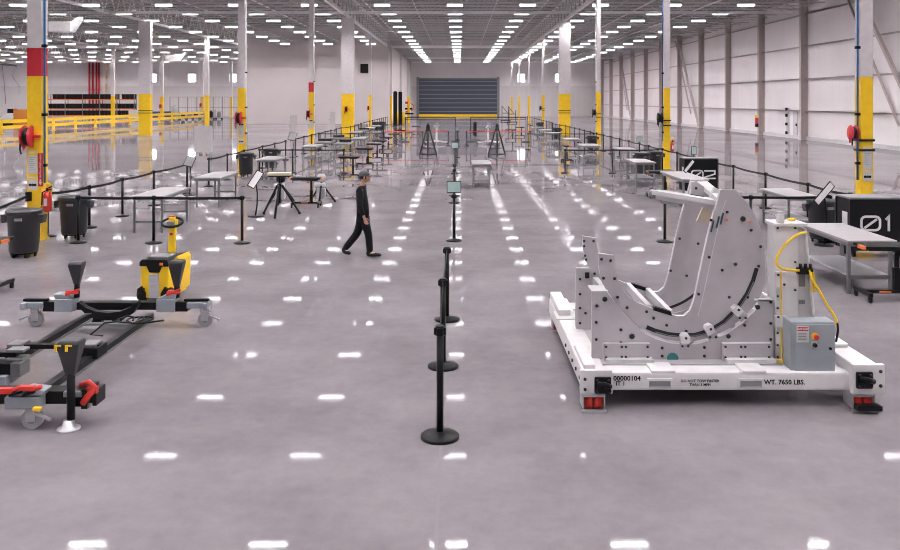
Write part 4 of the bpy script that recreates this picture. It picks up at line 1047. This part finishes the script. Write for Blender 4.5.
# casters
for i, (x, y) in enumerate(((1.32, 8.42), (3.96, 8.42), (1.34, 11.3), (3.98, 11.3))):
    b = MB(); b.box((x-.11, y-.11, .145), (x+.11, y+.13, .17)); b.box((x-.11, y-.10, .03), (x-.098, y+.1, .15)); b.box((x+.098, y-.10, .03), (x+.11, y+.1, .15)); cs = P('caster_bracket', b, M['chrome'])
    for sx in (-.048, .048):
        b = MB(); b.cyl((x+sx-.04, y, .085), (x+sx+.04, y, .085), .085, 20); P('wheel', b, M['red'], par=cs, label='red wheel')
    if i == 1:
        b = MB(); b.box((x-.1, y-.2, .035), (x+.14, y-.1, .085)); P('brake_pedal', b, M['black'], .01, par=cs)
    b = MB(); b.box((x-.12, y-.14, .0), (x+.12, y-.1, .022)); P('toe_guard', b, M['chrome'], par=cs)
# printed marks
yl = 8.4385
lettering('00000104', .068, (X_at(627, 8.44), yl, Z_at(378.5, 8.44)), M['ink'], fb)
lettering('IT 1', .058, (X_at(620.5, 8.44), yl, Z_at(383.6, 8.44)), M['ink'], fb)
lettering('DO NOT TOW FASTER', .037, (X_at(700, 8.44), yl, Z_at(381, 8.44)), M['ink'], fb)
lettering('THAN 3 MPH', .036, (X_at(700, 8.44), yl, Z_at(384.8, 8.44)), M['ink'], fb)
lettering('WT. 7650 LBS.', .066, (X_at(784.5, 8.44), yl, Z_at(382.3, 8.44)), M['ink'], fb)
# tower
ty = 8.80
tx0, tx1 = X_at(776, ty), X_at(798, ty)
b = MB(); b.box((tx0, ty, .33), (tx1, ty+.25, 1.76)); tw = P('tower_post', b, M['white_paint'], .008)
b = MB(); b.prism([(tx1, .33), (X_at(817, ty), .33), (X_at(814, ty), Z_at(322, ty)), (X_at(804, ty), Z_at(229, ty)), (tx1, Z_at(226, ty))], ty+.03, ty+.06, M['white_paint']); b.prism([(X_at(817, ty), .33), (X_at(817, ty)+.015, .33), (X_at(804, ty)+.015, Z_at(228, ty)), (X_at(804, ty), Z_at(228, ty))], ty-.03, ty+.25, M['white_paint']); P('gusset_plate', b, None, par=TK)
b = MB(); b.box((tx0-.02, ty-.02, 1.74), (X_at(807, ty), ty+.28, 1.775)); tp = P('top_plate', b, M['white_paint'], .006)
b = MB(); b.cbox((X_at(795, ty), ty+.1, 1.80), (.07, .06, .03)); P('top_valve', b, M['yellow_hose'], .01, par=tp)
b = MB(); b.cbox((X_at(781, ty), ty+.02, 1.82), (.06, .08, .09)); P('top_block', b, M['white_paint'], .01, par=tp)
for (yy, h_) in ((279, .16), (321, .12)):
    b = MB(); z = Z_at(yy, ty); b.box((X_at(774, ty), ty-.03, z-h_/2), (X_at(786, ty), ty, z+h_/2)); o = P('slide_block', b, M['white_paint'], .006)
    bolts(o, [(X_at(777, ty), z+.05), (X_at(783, ty), z-.05)], ty-.03, .013)
bolts(tw, [(X_at(777.5, ty), Z_at(y_, ty)) for y_ in (228, 296, 308, 333, 345, 357)] + [(X_at(795, ty), Z_at(y_, ty)) for y_ in (228, 262, 290)], ty, .012)
b = MB(); z = Z_at(270, ty); b.box((X_at(796, ty), ty-.06, z-.035), (X_at(811, ty), ty+.03, z+.03)); vb = P('valve_block', b, M['black'], .008)
for k in range(3):
    b = MB(); x = X_at(798.5+5*k, ty); b.cyl((x, ty-.05, z+.02), (x, ty-.05, z+.075), .017, 8); b.cyl((x, ty-.08, z+.01), (x, ty-.05, z+.01), .014, 8); P('knob', b, M['black'], par=vb)
b = MB(); b.box((X_at(800, ty), ty+.02, Z_at(287, ty)), (X_at(806, ty), ty+.035, z-.04)); P('gauge_strip', b, M['mid_grey'])
b = MB(); b.box((X_at(798, ty), ty+.02, Z_at(306, ty)), (X_at(807, ty), ty+.032, Z_at(299, ty))); o = P('caution_label', b, M['placard'])
b = MB(); b.box((X_at(799.5, ty), ty+.015, Z_at(304.5, ty)), (X_at(805.5, ty), ty+.021, Z_at(300.5, ty))); P('label_print', b, M['mid_grey'], par=o)
def hose(pts, r, m, name='air_hose', label=None):
    # smooth through points (Catmull-Rom)
    V = [Vector(p) for p in pts]; out = []
    for i in range(len(V)-1):
        a, b_, c, d_ = V[max(0,i-1)], V[i], V[i+1], V[min(len(V)-1,i+2)]
        for k in range(6):
            t = k/6; out.append(.5*((2*b_)+(c-a)*t+(2*a-5*b_+4*c-d_)*t*t+(3*b_-a-3*c+d_)*t**3))
    out.append(V[-1]); b = MB(); b.tube(out, r, 8); return P(name, b, m, 0, label)
W = lambda x, y, d=8.70: (X_at(x, d), d, Z_at(y, d))
hose([W(806,232,8.78), W(797,235), W(786,244), W(777.5,256), W(777,264), W(783,269), W(795,270.5), W(799,270.5,8.74)], .013, M['yellow_hose'], label='yellow looped air hose')
hose([W(781,271,8.76), W(781.5,300,8.78), W(781.5,340,8.78), W(782.5,366,8.78)], .008, M['yellow_hose'], label='thin yellow line down the post')
hose([W(810,270,8.74), W(812,280), W(815,284), W(820,292), W(827,305), W(834,315), W(836.5,322), W(834,326,8.75)], .014, M['yellow_hose'], label='yellow hose hanging behind the control box')
for k in range(2): hose([W(811+k*2,272,8.74), W(812.5+k*2,282,8.72), W(811.5+k*2.4,292,8.72)], .009, M['yellow_hose'])
hose([W(837,322,8.7), W(838,330,8.7), W(836,342,8.68)], .012, M['black'], label='black cable')
b = MB(); b.cbox((X_at(783, 8.75), 8.75, .345), (.12, .1, .04)); P('hose_fitting', b, M['yellow_hose'], .008)
# control box
ccx0, ccx1 = X_at(791, 8.5), X_at(838.5, 8.5)
b = MB(); b.box((ccx0, 8.5, Z_at(374, 8.5)), (ccx1-.03, 8.72, Z_at(322, 8.5))); cb = P('control_box', b, M['grey_box'], .012)
b = MB(); b.box((ccx0+.035, 8.488, Z_at(372, 8.5)), (ccx1-.04, 8.5, Z_at(324, 8.5))); bd = P('box_door', b, M['grey_box'], .006, par=cb)
b = MB(); b.box((ccx0+.05, 8.55, .33), (ccx1-.1, 8.7, Z_at(374, 8.5))); P('box_stand', b, M['white_paint'], par=cb)
x, z = X_at(803, 8.48), Z_at(334, 8.48)
b = MB(); b.box((x-.06, 8.484, z-.085), (x+.06, 8.488, z+.075), M['placard']); b.box((x-.055, 8.481, z+.03), (x+.055, 8.484, z+.07), M['redp'])
for k in range(5): b.box((x-.05, 8.481, z-.06-.0+k*.016), (x+.035+.01*(k % 2), 8.484, z-.054+k*.016), M['mid_grey'])
dl = part('danger_label', b, None, cb, world=False)
for v in dl.data.vertices: v.co -= TK.location
lettering('DANGER', .03, (x, 8.480, z+.05), M['placard'], cb)
lettering('480 VOLTS', .016, (x, 8.480, z+.018), M['ink'], cb) if False else None
mtb = lambda x, y, z: Matrix.Translation((x, y, z)) @ Matrix.Rotation(PI/2, 4, 'X')
x, z = X_at(815, 8.48), Z_at(336.5, 8.48)
b = MB(); b.lathe([(.036, 0), (.036, .014)], n=16, mtx=mtb(x, 8.488, z)); P('button_ring', b, M['yellow_hose'], par=cb, label='yellow button ring')
b = MB(); b.lathe([(.017, 0), (.017, .02), (.026, .025), (.024, .04)], n=16, mtx=mtb(x, 8.475, z)); P('stop_button', b, M['red'], par=cb, label='red stop button')
x, z = X_at(814.5, 8.48), Z_at(345, 8.48)
b = MB(); b.box((x-.028, 8.482, z-.03), (x+.028, 8.488, z+.035)); P('switch_plate', b, M['placard'], par=cb)
b = MB(); b.lathe([(.022, 0), (.02, .03)], n=12, mtx=mtb(x, 8.482, z)); P('switch', b, M['black'], par=cb)
b = MB(); x, z = ccx1-.03, Z_at(348, 8.5); b.cyl((x-.06, 8.47, z), (x-.06, 8.49, z), .014, 8); P('latch', b, M['black'], par=cb)

# ------------------------------------------------------------------ black wheeled dolly on the left
DT = thing('assembly_dolly', 'long low black and grey wheeled dolly with cone-topped posts on the left floor', 'dolly', (-4.45, 9.7, 0))
Q = lambda n, b, m, bevel=0, label=None, par=None: part(n, b, m, par or DT, bevel, label, world=True)
for x in (-4.80, -4.0):
    b = MB(); b.box((x-.045, 7.9, .19), (x+.045, 11.02, .29)); o = Q('long_beam', b, M['black_metal'], .006)
    b = MB(); b.box((x-.06, 7.9, .20), (x-.045, 11.0, .225)); b.box((x+.045, 7.9, .20), (x+.06, 11.0, .225)); Q('beam_slot', b, M['steel'], par=o)
def caster(x, y, name='caster', rw=.085):
    b = MB(); b.box((x-.05, y-.05, .16), (x+.05, y+.05, .18)); b.box((x-.032, y-.03, .07), (x-.026, y+.06, .17)); b.box((x+.026, y-.03, .07), (x+.032, y+.06, .17)); c = Q('caster_fork', b, M['chrome'])
    b = MB(); b.cyl((x-.022, y+.03, rw), (x+.022, y+.03, rw), rw, 20); w_ = Q('caster_wheel', b, M['light_grey'], par=c)
    return c
def arm(xs, y, s_):
    """crossbeam end: grey block, black link, grey outer box and pedal"""
    b = MB(); b.cbox((xs, y, .29), (.25, .22, .17)); b.prism([(xs-.12, .375), (xs+.12, .375), (xs+.08*s_+.05, .44), (xs+.08*s_-.07, .44)], y-.09, y+.09); Q('grey_block', b, M['grey_block'], .012)
    b = MB(); b.cbox((xs+s_*.2, y, .27), (.18, .16, .13)); Q('arm_link', b, M['black_metal'], .01)
    b = MB(); b.cbox((xs+s_*.42, y, .29), (.28, .2, .08)); b.cbox((xs+s_*.54, y-.02, .28), (.06, .22, .09)); Q('outrigger', b, M['grey_block'], .012)
    b = MB(); b.cbox((xs+s_*.4, y-.03, .355), (.33, .07, .035)); Q('foot_pedal', b, M['black'], .01)
def wheel_side(x, y, s_):
    b = MB(); b.cbox((x, y, .235), (.12, .1, .07)); b.box((x-.045, y-.055, .08), (x+.045, y-.048, .21)); b.box((x-.045, y+.048, .08), (x+.045, y+.055, .21)); c = Q('caster_fork', b, M['chrome'])
    b = MB(); b.cyl((x, y-.03, .095), (x, y+.03, .095), .095, 22); w_ = Q('caster_wheel', b, M['shelf'], par=c)
    b = MB(); b.cyl((x, y-.034, .095), (x, y+.034, .095), .045, 14); Q('hub', b, M['steel'], par=c)
    b = MB(); b.bar((x+s_*.03, y-.04, .16), (x+s_*.2, y-.06, .10), .03, .02); Q('brake_lever', b, M['chrome'], par=c)
def post(x, y, z0, ztop, hcone, rt=.1):
    b = MB(); b.cyl((x, y, z0), (x, y, ztop-hcone+.05), .038, 14); o = Q('post', b, M['black'])
    b = MB()
    v = [(-rt, -.09), (rt, -.09), (rt, .09), (-rt, .09)]
    lo = [b.bm.verts.new((x+a*.36, y+c*.36, ztop-hcone)) for a, c in v]; hi = [b.bm.verts.new((x+a, y+c, ztop-.03)) for a, c in v]; tp_ = [b.bm.verts.new((x+a*.82+.01, y+c*.82, ztop)) for a, c in v]
    for A, B in ((lo, hi), (hi, tp_)):
        for k in range(4): b.bm.faces.new((A[k], A[(k+1) % 4], B[(k+1) % 4], B[k]))
    b.bm.faces.new(lo[::-1]); b.bm.faces.new(tp_); c = Q('cone_head', b, M['dark_grey'], .018, par=o)
    return o, c
yF = 11.5
xl, xr = X_at(67, yF), X_at(168, yF)
arm(xl, yF, -1); arm(xr, yF, 1)
wheel_side(X_at(37, yF), yF-.02, -1); wheel_side(X_at(206, yF), yF-.02, 1)
b = MB(); b.cbox(((xl+xr)/2, yF+.02, .27), (xr-xl-.3, .14, .1)); Q('cross_beam', b, M['black_metal'], .01)
sx0, sx1 = X_at(79, yF-.1), X_at(137.5, yF-.1); zt = .385
sad = [(sx0, zt+.03), (sx0+.09, zt-.03), (sx0+.2, zt-.075), ((sx0+sx1)/2, zt-.1), (sx1-.2, zt-.07), (sx1-.08, zt-.01), (sx1-.01, zt+.045), (sx1+.005, zt+.03), (sx1-.05, zt-.06), (sx1-.2, zt-.15), (sx1-.22, zt-.2), ((sx0+sx1)/2+.12, zt-.2), ((sx0+sx1)/2+.08, zt-.165), ((sx0+sx1)/2-.08, zt-.165), ((sx0+sx1)/2-.12, zt-.2), (sx0+.22, zt-.2), (sx0+.2, zt-.16), (sx0+.04, zt-.06)]
sad = [(X_at(a_, 11.25), Z_at(c_, 11.25)) for a_, c_ in ((78,302),(85,307.5),(95,311.5),(107,313),(120,311.5),(130,307.5),(137,302),(138.5,305),(133,313.5),(123,319),(119,323.5),(112,323.5),(112,320.5),(101,320.5),(101,323.5),(93,323.5),(89,318),(80,309))]
b = MB(); b.prism(sad, yF-.25, yF-.15); o = Q('saddle', b, M['black'], .006)
b = MB(); b.box((sx0-.05, yF-.4, .1), (sx1+.15, yF-.3, .125)); Q('saddle_plate', b, M['steel'])
pf1, _ = post(X_at(77, yF), yF, .38, .865, .31, .095); pf2, _ = post(X_at(177, yF), yF, .38, .885, .36, .10)
for x in (X_at(74, yF), X_at(174.5, yF)):
    b = MB(); b.cbox((x, yF-.06, .455), (.16, .06, .03)); b.bar((x-.08, yF-.08, .43), (x+.1, yF-.06, .5), .035); b.cbox((x-.02, yF-.03, .46), (.12, .1, .04)); Q('clamp_lever', b, M['red'], .008, 'red clamp lever')
# cable coil on the right beam
b = MB()
cx, cy = X_at(124, 10.6), 10.55
pts = [(cx+.13*math.cos(t*.9)+.018*t, cy+.16*math.sin(t*.9), .315+.008*(t % 3)) for t in range(0, 22)]
b.tube(pts, .012, 6); b.tube([(cx-.12, cy-.3, .21), (cx-.2, cy-.45, .26), (cx-.1, cy-.3, .36), (cx, cy-.1, .33)], .012, 6); Q('cable', b, M['black'])
# near crossbeam
yN = 8.05
b = MB(); b.box((-5.25, yN-.09, .20), (-3.47, yN+.09, .32)); Q('cross_beam', b, M['black_metal'], .01)
b = MB(); b.box((X_at(87, yN), yN-.13, .17), (X_at(93, yN), yN+.13, .345)); b.box((X_at(95, yN), yN-.1, .19), (X_at(101, yN), yN+.1, .33), M['black_metal']); b.box((X_at(80, yN), yN-.11, .185), (X_at(87, yN), yN+.11, .335), M['black_metal']); b.mats.insert(0, M['grey_block']) if False else None
Q('end_plate', b, M['grey_block'])
b = MB()
for z in (.2, .32): b.cyl((X_at(93, yN), yN-.1, z), (X_at(97, yN), yN-.1, z), .018, 8)
Q('end_bolt', b, M['chrome'])
px_ = X_at(71, 7.88)
pn, ch = post(px_, 7.88, .09, .835, .34, .108)
for s_ in (-.1, .0):
    b = MB(); b.box((px_+s_-.012, 7.782, .745), (px_+s_+.012, 7.79, .80)); b.box((px_+s_-.012, 7.782, .79), (px_+s_+.05, 7.79, .805)); Q('yellow_mark', b, M['yellow'], par=pn, label='yellow mark')
b = MB(); b.lathe([(.105, 0), (.105, .012), (.06, .03), (.045, .09)], (px_-.02, 7.88, 0), 22); Q('foot_pad', b, M['chrome'], par=pn)
b = MB(); b.cbox((px_, 7.95, .31), (.17, .1, .05)); Q('post_collar', b, M['steel'], .008)
b = MB()
b.tube([(px_+.09, 7.92, .22), (px_+.13, 7.92, .28), (px_+.2, 7.95, .36), (px_+.12, 7.98, .40), (px_+.04, 7.99, .37)], .03, 8); b.cbox((px_+.17, 7.95, .34), (.09, .05, .06)); Q('clamp_lever', b, M['red'], 0, 'red clamp strap')
gx = X_at(28, 7.95)
b = MB(); b.cbox((gx, 7.93, .255), (.32, .2, .11)); b.prism([(gx-.16, .31), (gx+.18, .31), (gx+.2, .36), (gx+.02, .38), (gx-.1, .345)], 7.85, 8.02); Q('grey_block', b, M['grey_block'], .012)
b = MB()
for k in (-.06, .06): b.bar((gx+k-.05, 7.84, .33), (gx+k+.06, 7.84, .36), .05, .02)
Q('block_slot', b, M['black'])
b = MB(); b.tube([(gx-.26, 7.86, .25), (gx-.24, 7.84, .33), (gx-.18, 7.84, .38), (gx-.1, 7.85, .36), (gx-.02, 7.85, .40), (gx+.08, 7.85, .37), (gx+.17, 7.86, .40)], .022, 8); b.cbox((gx-.16, 7.84, .37), (.14, .05, .05)); b.cbox((gx+.05, 7.84, .395), (.14, .05, .04)); Q('strap', b, M['red'], 0, 'red strap')
wheel_side(gx+.07, 7.9, 1)
b = MB(); b.cbox((gx+.16, 7.80, .215), (.07, .04, .035)); Q('latch', b, M['yellow'], .006, 'yellow latch')
# left half beyond the picture edge keeps the frame standing
wheel_side(-5.1, 7.9, -1)
# upper cross members between the beams
yU = 9.3
b = MB(); b.box((-4.88, yU-.04, .335), (-3.92, yU+.04, .385)); Q('upper_bar', b, M['black_metal'], .006)
for x in (-4.80, -4.0):
    b = MB(); b.cbox((x, yU, .31), (.2, .26, .12)); Q('beam_clamp', b, M['black'], .012)
    b = MB(); b.cbox((x-.02, yU, .385), (.16, .2, .035)); Q('clamp_cap', b, M['steel'], .01)
yV = 8.62
b = MB(); b.box((-5.6, yV-.08, .28), (-4.42, yV+.08, .40)); Q('side_arm', b, M['black_metal'], .012)
b = MB(); b.box((-5.6, yV+.0, .44), (-4.5, yV+.12, .49)); Q('side_arm', b, M['black_metal'], .01)
b = MB(); b.cbox((-4.45, yV, .34), (.1, .2, .14)); b.cbox((-4.5, yV+.05, .42), (.18, .16, .03)); b.cbox((-4.5, yV+.05, .505), (.18, .14, .03)); Q('arm_bracket', b, M['steel'], .01)
b = MB(); b.cbox((-4.62, yV, .24), (.2, .3, .1)); Q('arm_saddle', b, M['grey_block'], .01)

# ------------------------------------------------------------------ yellow tugger
ty_ = 12.85
TX = thing('electric_tugger', 'yellow and black walk-behind tugger with steering handle behind the black dolly', 'tugger', (X_at(154.5, ty_), ty_, 0), -.12)
hw = .225
b = MB(); b.prism([(-hw, .05), (hw, .05), (hw, .52), (hw-.05, .56), (-hw+.05, .56), (-hw, .52)], 0, .62); part('body', b, M['yellow'], TX, .02)
b = MB(); b.prism([(-hw-.01, .535), (-.12, .535), (-.08, .44), (.08, .44), (.12, .535), (hw+.01, .535), (hw+.01, .6), (hw-.03, .64), (-hw+.03, .64), (-hw-.01, .6)], -.02, .6); hd = part('hood', b, M['black'], TX, .015)
b = MB(); b.cbox((.12, -.025, .575), (.05, .02, .04)); part('indicator', b, M['orange'], hd, label='orange indicator')
b = MB(); b.cbox((0, .25, .65), (.3, .3, .03)); part('top_tray', b, M['mid_grey'], hd, .01)
b = MB()
b.box((-.075, -.03, .06), (.075, 0, .42))
for k in range(4): b.box((-.08, -.038, .1+.085*k), (.08, -.03, .115+.085*k))
part('front_panel', b, M['light_grey'], TX)
for s_ in (-1, 1):
    b = MB(); b.lathe([(.1, -.05), (.11, 0), (.1, .05)], n=18, mtx=Matrix.Translation((s_*(hw-.02), .04, .11)) @ Matrix.Rotation(PI/2, 4, 'Y')); part('wheel', b, M['black'], TX)
    b = MB(); b.prism([(s_*(hw-.1), .06), (s_*(hw+.02), .06), (s_*(hw+.02), .2), (s_*(hw-.04), .24), (s_*(hw-.1), .14)], -.06, -.02); part('fender', b, M['black'], TX)
b = MB(); b.box((-.12, .5, .02), (.12, .62, .12)); b.cyl((-.03, .55, .06), (.03, .55, .06), .06, 12); part('rear_caster', b, M['black'], TX)
b = MB(); b.prism([(hw-.03, .1), (hw+.05, .12), (hw+.07, .6), (hw+.04, .66), (hw-.03, .6)], .2, .62, M['yellow'], M['yellow']); part('side_cover', b, None, TX)
b = MB(); b.prism([(.0-.05, .6), (.05, .6), (.05, 1.06), (-.05, 1.06)], 0, .07, None, None, Matrix.Translation((-.05, .58, 0)) @ Matrix.Rotation(-.1, 4, 'X')); part('tiller', b, M['yellow'], TX, .012)
b = MB(); b.cyl((-.05, .65, .92), (-.05, .685, .92), .022, 10); part('emblem', b, M['redp'], TX)
b = MB(); b.cbox((-.05, .72, 1.09), (.13, .12, .12)); b.cbox((-.05, .70, 1.17), (.09, .1, .05)); hd = part('control_head', b, M['yellow'], TX, .02)
b = MB(); b.cbox((-.05, .65, 1.09), (.12, .06, .07)); part('keypad', b, M['mid_grey'], hd, .008)
b = MB(); b.cbox((-.05, .70, 1.2), (.08, .08, .02)); part('belly_switch', b, M['redp'], hd, .006)
b = MB(); b.tube([(-.05+.17*math.cos(2*PI*k/20), .70+.10*math.sin(2*PI*k/20), 1.10+.06*math.sin(2*PI*k/20)) for k in range(21)], .02, 8, cap=False); part('handle', b, M['black'], TX)

# ------------------------------------------------------------------ walking person
def skin_mesh(name, verts, edges, radii, levels=2, m=None):
    me = bpy.data.meshes.new(name); me.from_pydata(verts, edges, []); o = bpy.data.objects.new(name, me); COL.objects.link(o)
    md = o.modifiers.new('s', 'SKIN'); md.use_smooth_shade = True
    for i, r_ in enumerate(radii):
        s_ = me.skin_vertices[0].data[i]; s_.radius = r_ if isinstance(r_, tuple) else (r_, r_); s_.use_root = (i == 0)
    sb = o.modifiers.new('u', 'SUBSURF'); sb.levels = levels; sb.render_levels = levels
    bpy.context.view_layer.update()
    r_ = bpy.data.meshes.new_from_object(o.evaluated_get(bpy.context.evaluated_depsgraph_get())); bpy.data.objects.remove(o)
    r_.name = name; r_.materials.clear(); r_.materials.append(M[m])
    for p_ in r_.polygons: p_.use_smooth = True
    return r_
pd = at(362, 256.3)
PE = thing('person', 'person in dark clothes and a grey cap walking to the right across the aisle', 'person', (pd.x, pd.y, 0))
sk = pd.y/F
def V3(x, y, side=0): return ((x-362)*sk, side, (256.3-y)*sk)
J = dict(pel=V3(363,214), sp=V3(362.5,204), ch=V3(361.5,193), nk=V3(362.3,184.5), hd=V3(364.2,179),
  hr=V3(363.5,215.5,-.085), kr=V3(369.2,234,-.09), ar=V3(370.5,251.5,-.09), tr=V3(378.5,254.8,-.09),
  hl=V3(362.5,215.5,.085), kl=V3(356.5,234.5,.09), al=V3(343.8,250.0,.09), tl=V3(348,255.2,.09),
  sr=V3(361.2,189,-.19), er=V3(361.0,203.5,-.24), wr=V3(365.0,215.0,-.22), slr=V3(361.7,189,.19), el=V3(357,202,.24), wl=V3(362,213.5,.24))
names = list(J); idx = {n: i for i, n in enumerate(names)}
def chain(*n): return [(idx[a], idx[b_]) for a, b_ in zip(n, n[1:])]
body_r = dict(pel=.095, sp=.092, ch=.095, nk=.05, hd=.055, hr=.08, kr=.055, ar=.04, tr=.03, hl=.085, kl=.055, al=.04, tl=.03, sr=.045, er=.04, wr=.03, slr=.045, el=.04, wl=.03)
edges = chain('pel','sp','ch','nk','hd') + chain('pel','hr','kr','ar','tr') + chain('pel','hl','kl','al','tl') + chain('ch','sr','er','wr') + chain('ch','slr','el','wl')
vs = [J[n] for n in names]; rs = [body_r[n] for n in names]; E = list(edges)
# hands: palm plus five fingers rooted in the palm
for w_, e_, sd in (('wr', 'er', -1), ('wl', 'el', 1)):
    a = Vector(J[w_]); d_ = (a - Vector(J[e_])).normalized(); f_ = Vector((1, 0, 0)); f_ = (f_ - d_*f_.dot(d_)).normalized()
    pc = len(vs); vs.append(tuple(a + d_*.075)); rs.append((.03, .02)); E.append((idx[w_], pc))
    for k, (o_, ln) in enumerate(((-.03, .06), (-.01, .075), (.01, .08), (.03, .07))):
        r0 = a + d_*.10 + f_*o_; base = len(vs)
        vs += [tuple(r0), tuple(r0 + d_*ln*.55 + f_*.006), tuple(r0 + d_*ln*.95 + f_*.02)]; rs += [.0095, .009, .008]
        E += [(pc, base), (base, base+1), (base+1, base+2)]
    base = len(vs); r0 = a + d_*.05 + f_*.035
    vs += [tuple(r0), tuple(r0 + f_*.025 + d_*.03), tuple(r0 + f_*.03 + d_*.06)]; rs += [.012, .0105, .009]; E += [(pc, base), (base, base+1), (base+1, base+2)]
bm_ = skin_mesh('body', vs, E, rs, 2, 'skin')
# head sculpted as a lathe-like ellipsoid with face, joined into the body mesh
hb = bmesh.new(); hb.from_mesh(bm_)
hc = Vector(J['hd']) + Vector((.012, 0, .035))
g = bmesh.ops.create_uvsphere(hb, u_segments=24, v_segments=18, radius=1)
for v in g['verts']:
    x, y, z = v.co
    jaw = 1 - .22*max(0, -z)
    nose = .022*math.exp(-((z+.12)/.16)**2 - (y/.2)**2) if x > .5 else 0
    brow = .008*math.exp(-((z-.22)/.1)**2) if x > .5 else 0
    eye = -.008*(math.exp(-((z-.06)/.08)**2 - ((abs(y)-.38)/.14)**2)) if x > .5 else 0
    chin = .012*math.exp(-((z+.75)/.2)**2 - (y/.35)**2) if x > .2 else 0
    v.co = hc + Vector((x*.098*jaw + nose + brow + eye + chin + (.012 if z < -.3 else 0), y*.076*jaw, z*.118))
for s_ in (-1, 1):
    g = bmesh.ops.create_uvsphere(hb, u_segments=10, v_segments=8, radius=1)
    for v in g['verts']: v.co = hc + Vector((v.co.x*.02-.005, s_*.078+v.co.y*.01, v.co.z*.032))
    for f in {f for v in g['verts'] for f in v.link_faces}: f.smooth = True
for f in hb.faces: f.smooth = True
hb.to_mesh(bm_); hb.free()
body = link('body', bm_, PE)
# clothes grown over the same joints
def garment(name, nodes, edges_, rad, m):
    ii = {n: i for i, n in enumerate(nodes)}
    return link(name, skin_mesh(name, [nodes[n] for n in nodes], [(ii[a], ii[b_]) for a, b_ in edges_], [rad[n] for n in nodes], 2, m), PE)
lerp = lambda a, b_, t: tuple(Vector(a).lerp(Vector(b_), t))
nd = {n: J[n] for n in ('pel','sp','ch','sr','er','slr','el')}; nd['nk'] = lerp(J['ch'], J['nk'], .8); nd['cr'] = lerp(J['er'], J['wr'], .95); nd['cl'] = lerp(J['el'], J['wl'], .95); nd['hem'] = (J['pel'][0], 0, J['pel'][2]-.06)
garment('jacket', nd, [('pel','sp'),('sp','ch'),('ch','nk'),('pel','hem'),('ch','sr'),('sr','er'),('er','cr'),('ch','slr'),('slr','el'),('el','cl')],
        dict(pel=.13, sp=.128, ch=.135, nk=.072, hem=.128, sr=.088, er=.062, cr=.046, slr=.088, el=.062, cl=.046), 'cloth')
nd = {n: J[n] for n in ('pel','hr','kr','hl','kl')}; nd['br'] = lerp(J['kr'], J['ar'], 1.04); nd['bl'] = lerp(J['kl'], J['al'], 1.04)
garment('trousers', nd, [('pel','hr'),('hr','kr'),('kr','br'),('pel','hl'),('hl','kl'),('kl','bl')], dict(pel=.115, hr=.108, kr=.08, br=.066, hl=.108, kl=.08, bl=.066), 'jeans')
for a_, t_ in (('ar','tr'), ('al','tl')):
    a, t = Vector(J[a_]), Vector(J[t_]); hl_ = a + Vector((-.04, 0, -.05))
    if a_ == 'ar': hl_ = Vector((a.x-.045, a.y, .045)); t = Vector((t.x+.07, t.y, .04))
    else: hl_ = a + Vector((-.02, 0, -.055)); t = Vector((t.x+.05, t.y, .035))
    mid = hl_.lerp(t, .55) + Vector((0, 0, .01))
    nodes = dict(top=tuple(a + Vector((0,0,.055))), heel=tuple(hl_), mid=tuple(mid), toe=tuple(t))
    garment('shoe', nodes, [('top','heel'),('heel','mid'),('mid','toe')], dict(top=.062, heel=.05, mid=(.048,.04), toe=(.045,.03)), 'ink')
b = MB(); R_ = Matrix.Translation(hc + Vector((-.008, 0, .02))) @ Matrix.Diagonal((1.0, .8, .92, 1))
b.lathe([(.102, .0), (.106, .03), (.098, .075), (.07, .105), (.03, .12), (.008, .123)], n=20, mtx=R_)
cpo = part('cap', b, M['cap'], PE)
b = MB(); b.prism([(.06, .012), (.17, .0), (.185, -.008), (.06, .0)], -.07, .07, None, None, Matrix.Translation(hc + Vector((-.005, 0, .02)))); part('brim', b, M['cap'], cpo, .004)
b = MB(); b.lathe([(.095, -.055), (.103, -.02), (.103, .005)], n=18, mtx=Matrix.Translation(hc + Vector((-.02, 0, .02))) @ Matrix.Diagonal((.9, .84, 1, 1))); part('hair', b, M['ink'], PE)
# ------------------------------------------------------------------ camera and world
cam = bpy.data.cameras.new('camera'); co = bpy.data.objects.new('camera', cam); COL.objects.link(co); S.camera = co
co.location = (0, 0, H); co.rotation_euler = (PI/2, 0, 0)
cam.sensor_width = 36; cam.lens = 36*F/900; cam.shift_x = -(VX-450)/900; cam.shift_y = -(275-HY)/900
cam.clip_end = 400; cam.clip_start = .1
wd = bpy.data.worlds.new('world'); S.world = wd; wd.use_nodes = True
wd.node_tree.nodes['Background'].inputs[0].default_value = (.8, .85, .9, 1); wd.node_tree.nodes['Background'].inputs[1].default_value = .3
S.view_settings.view_transform = 'Standard'; S.view_settings.look = 'None'; S.view_settings.gamma = 1; S.view_settings.use_curve_mapping = False
S.view_settings.exposure = 1.88
S.cycles.filter_width = 1.0
S.cycles.max_bounces = 8; S.cycles.diffuse_bounces = 5; S.cycles.glossy_bounces = 4
S.cycles.use_denoising = True; S.cycles.sample_clamp_indirect = 6
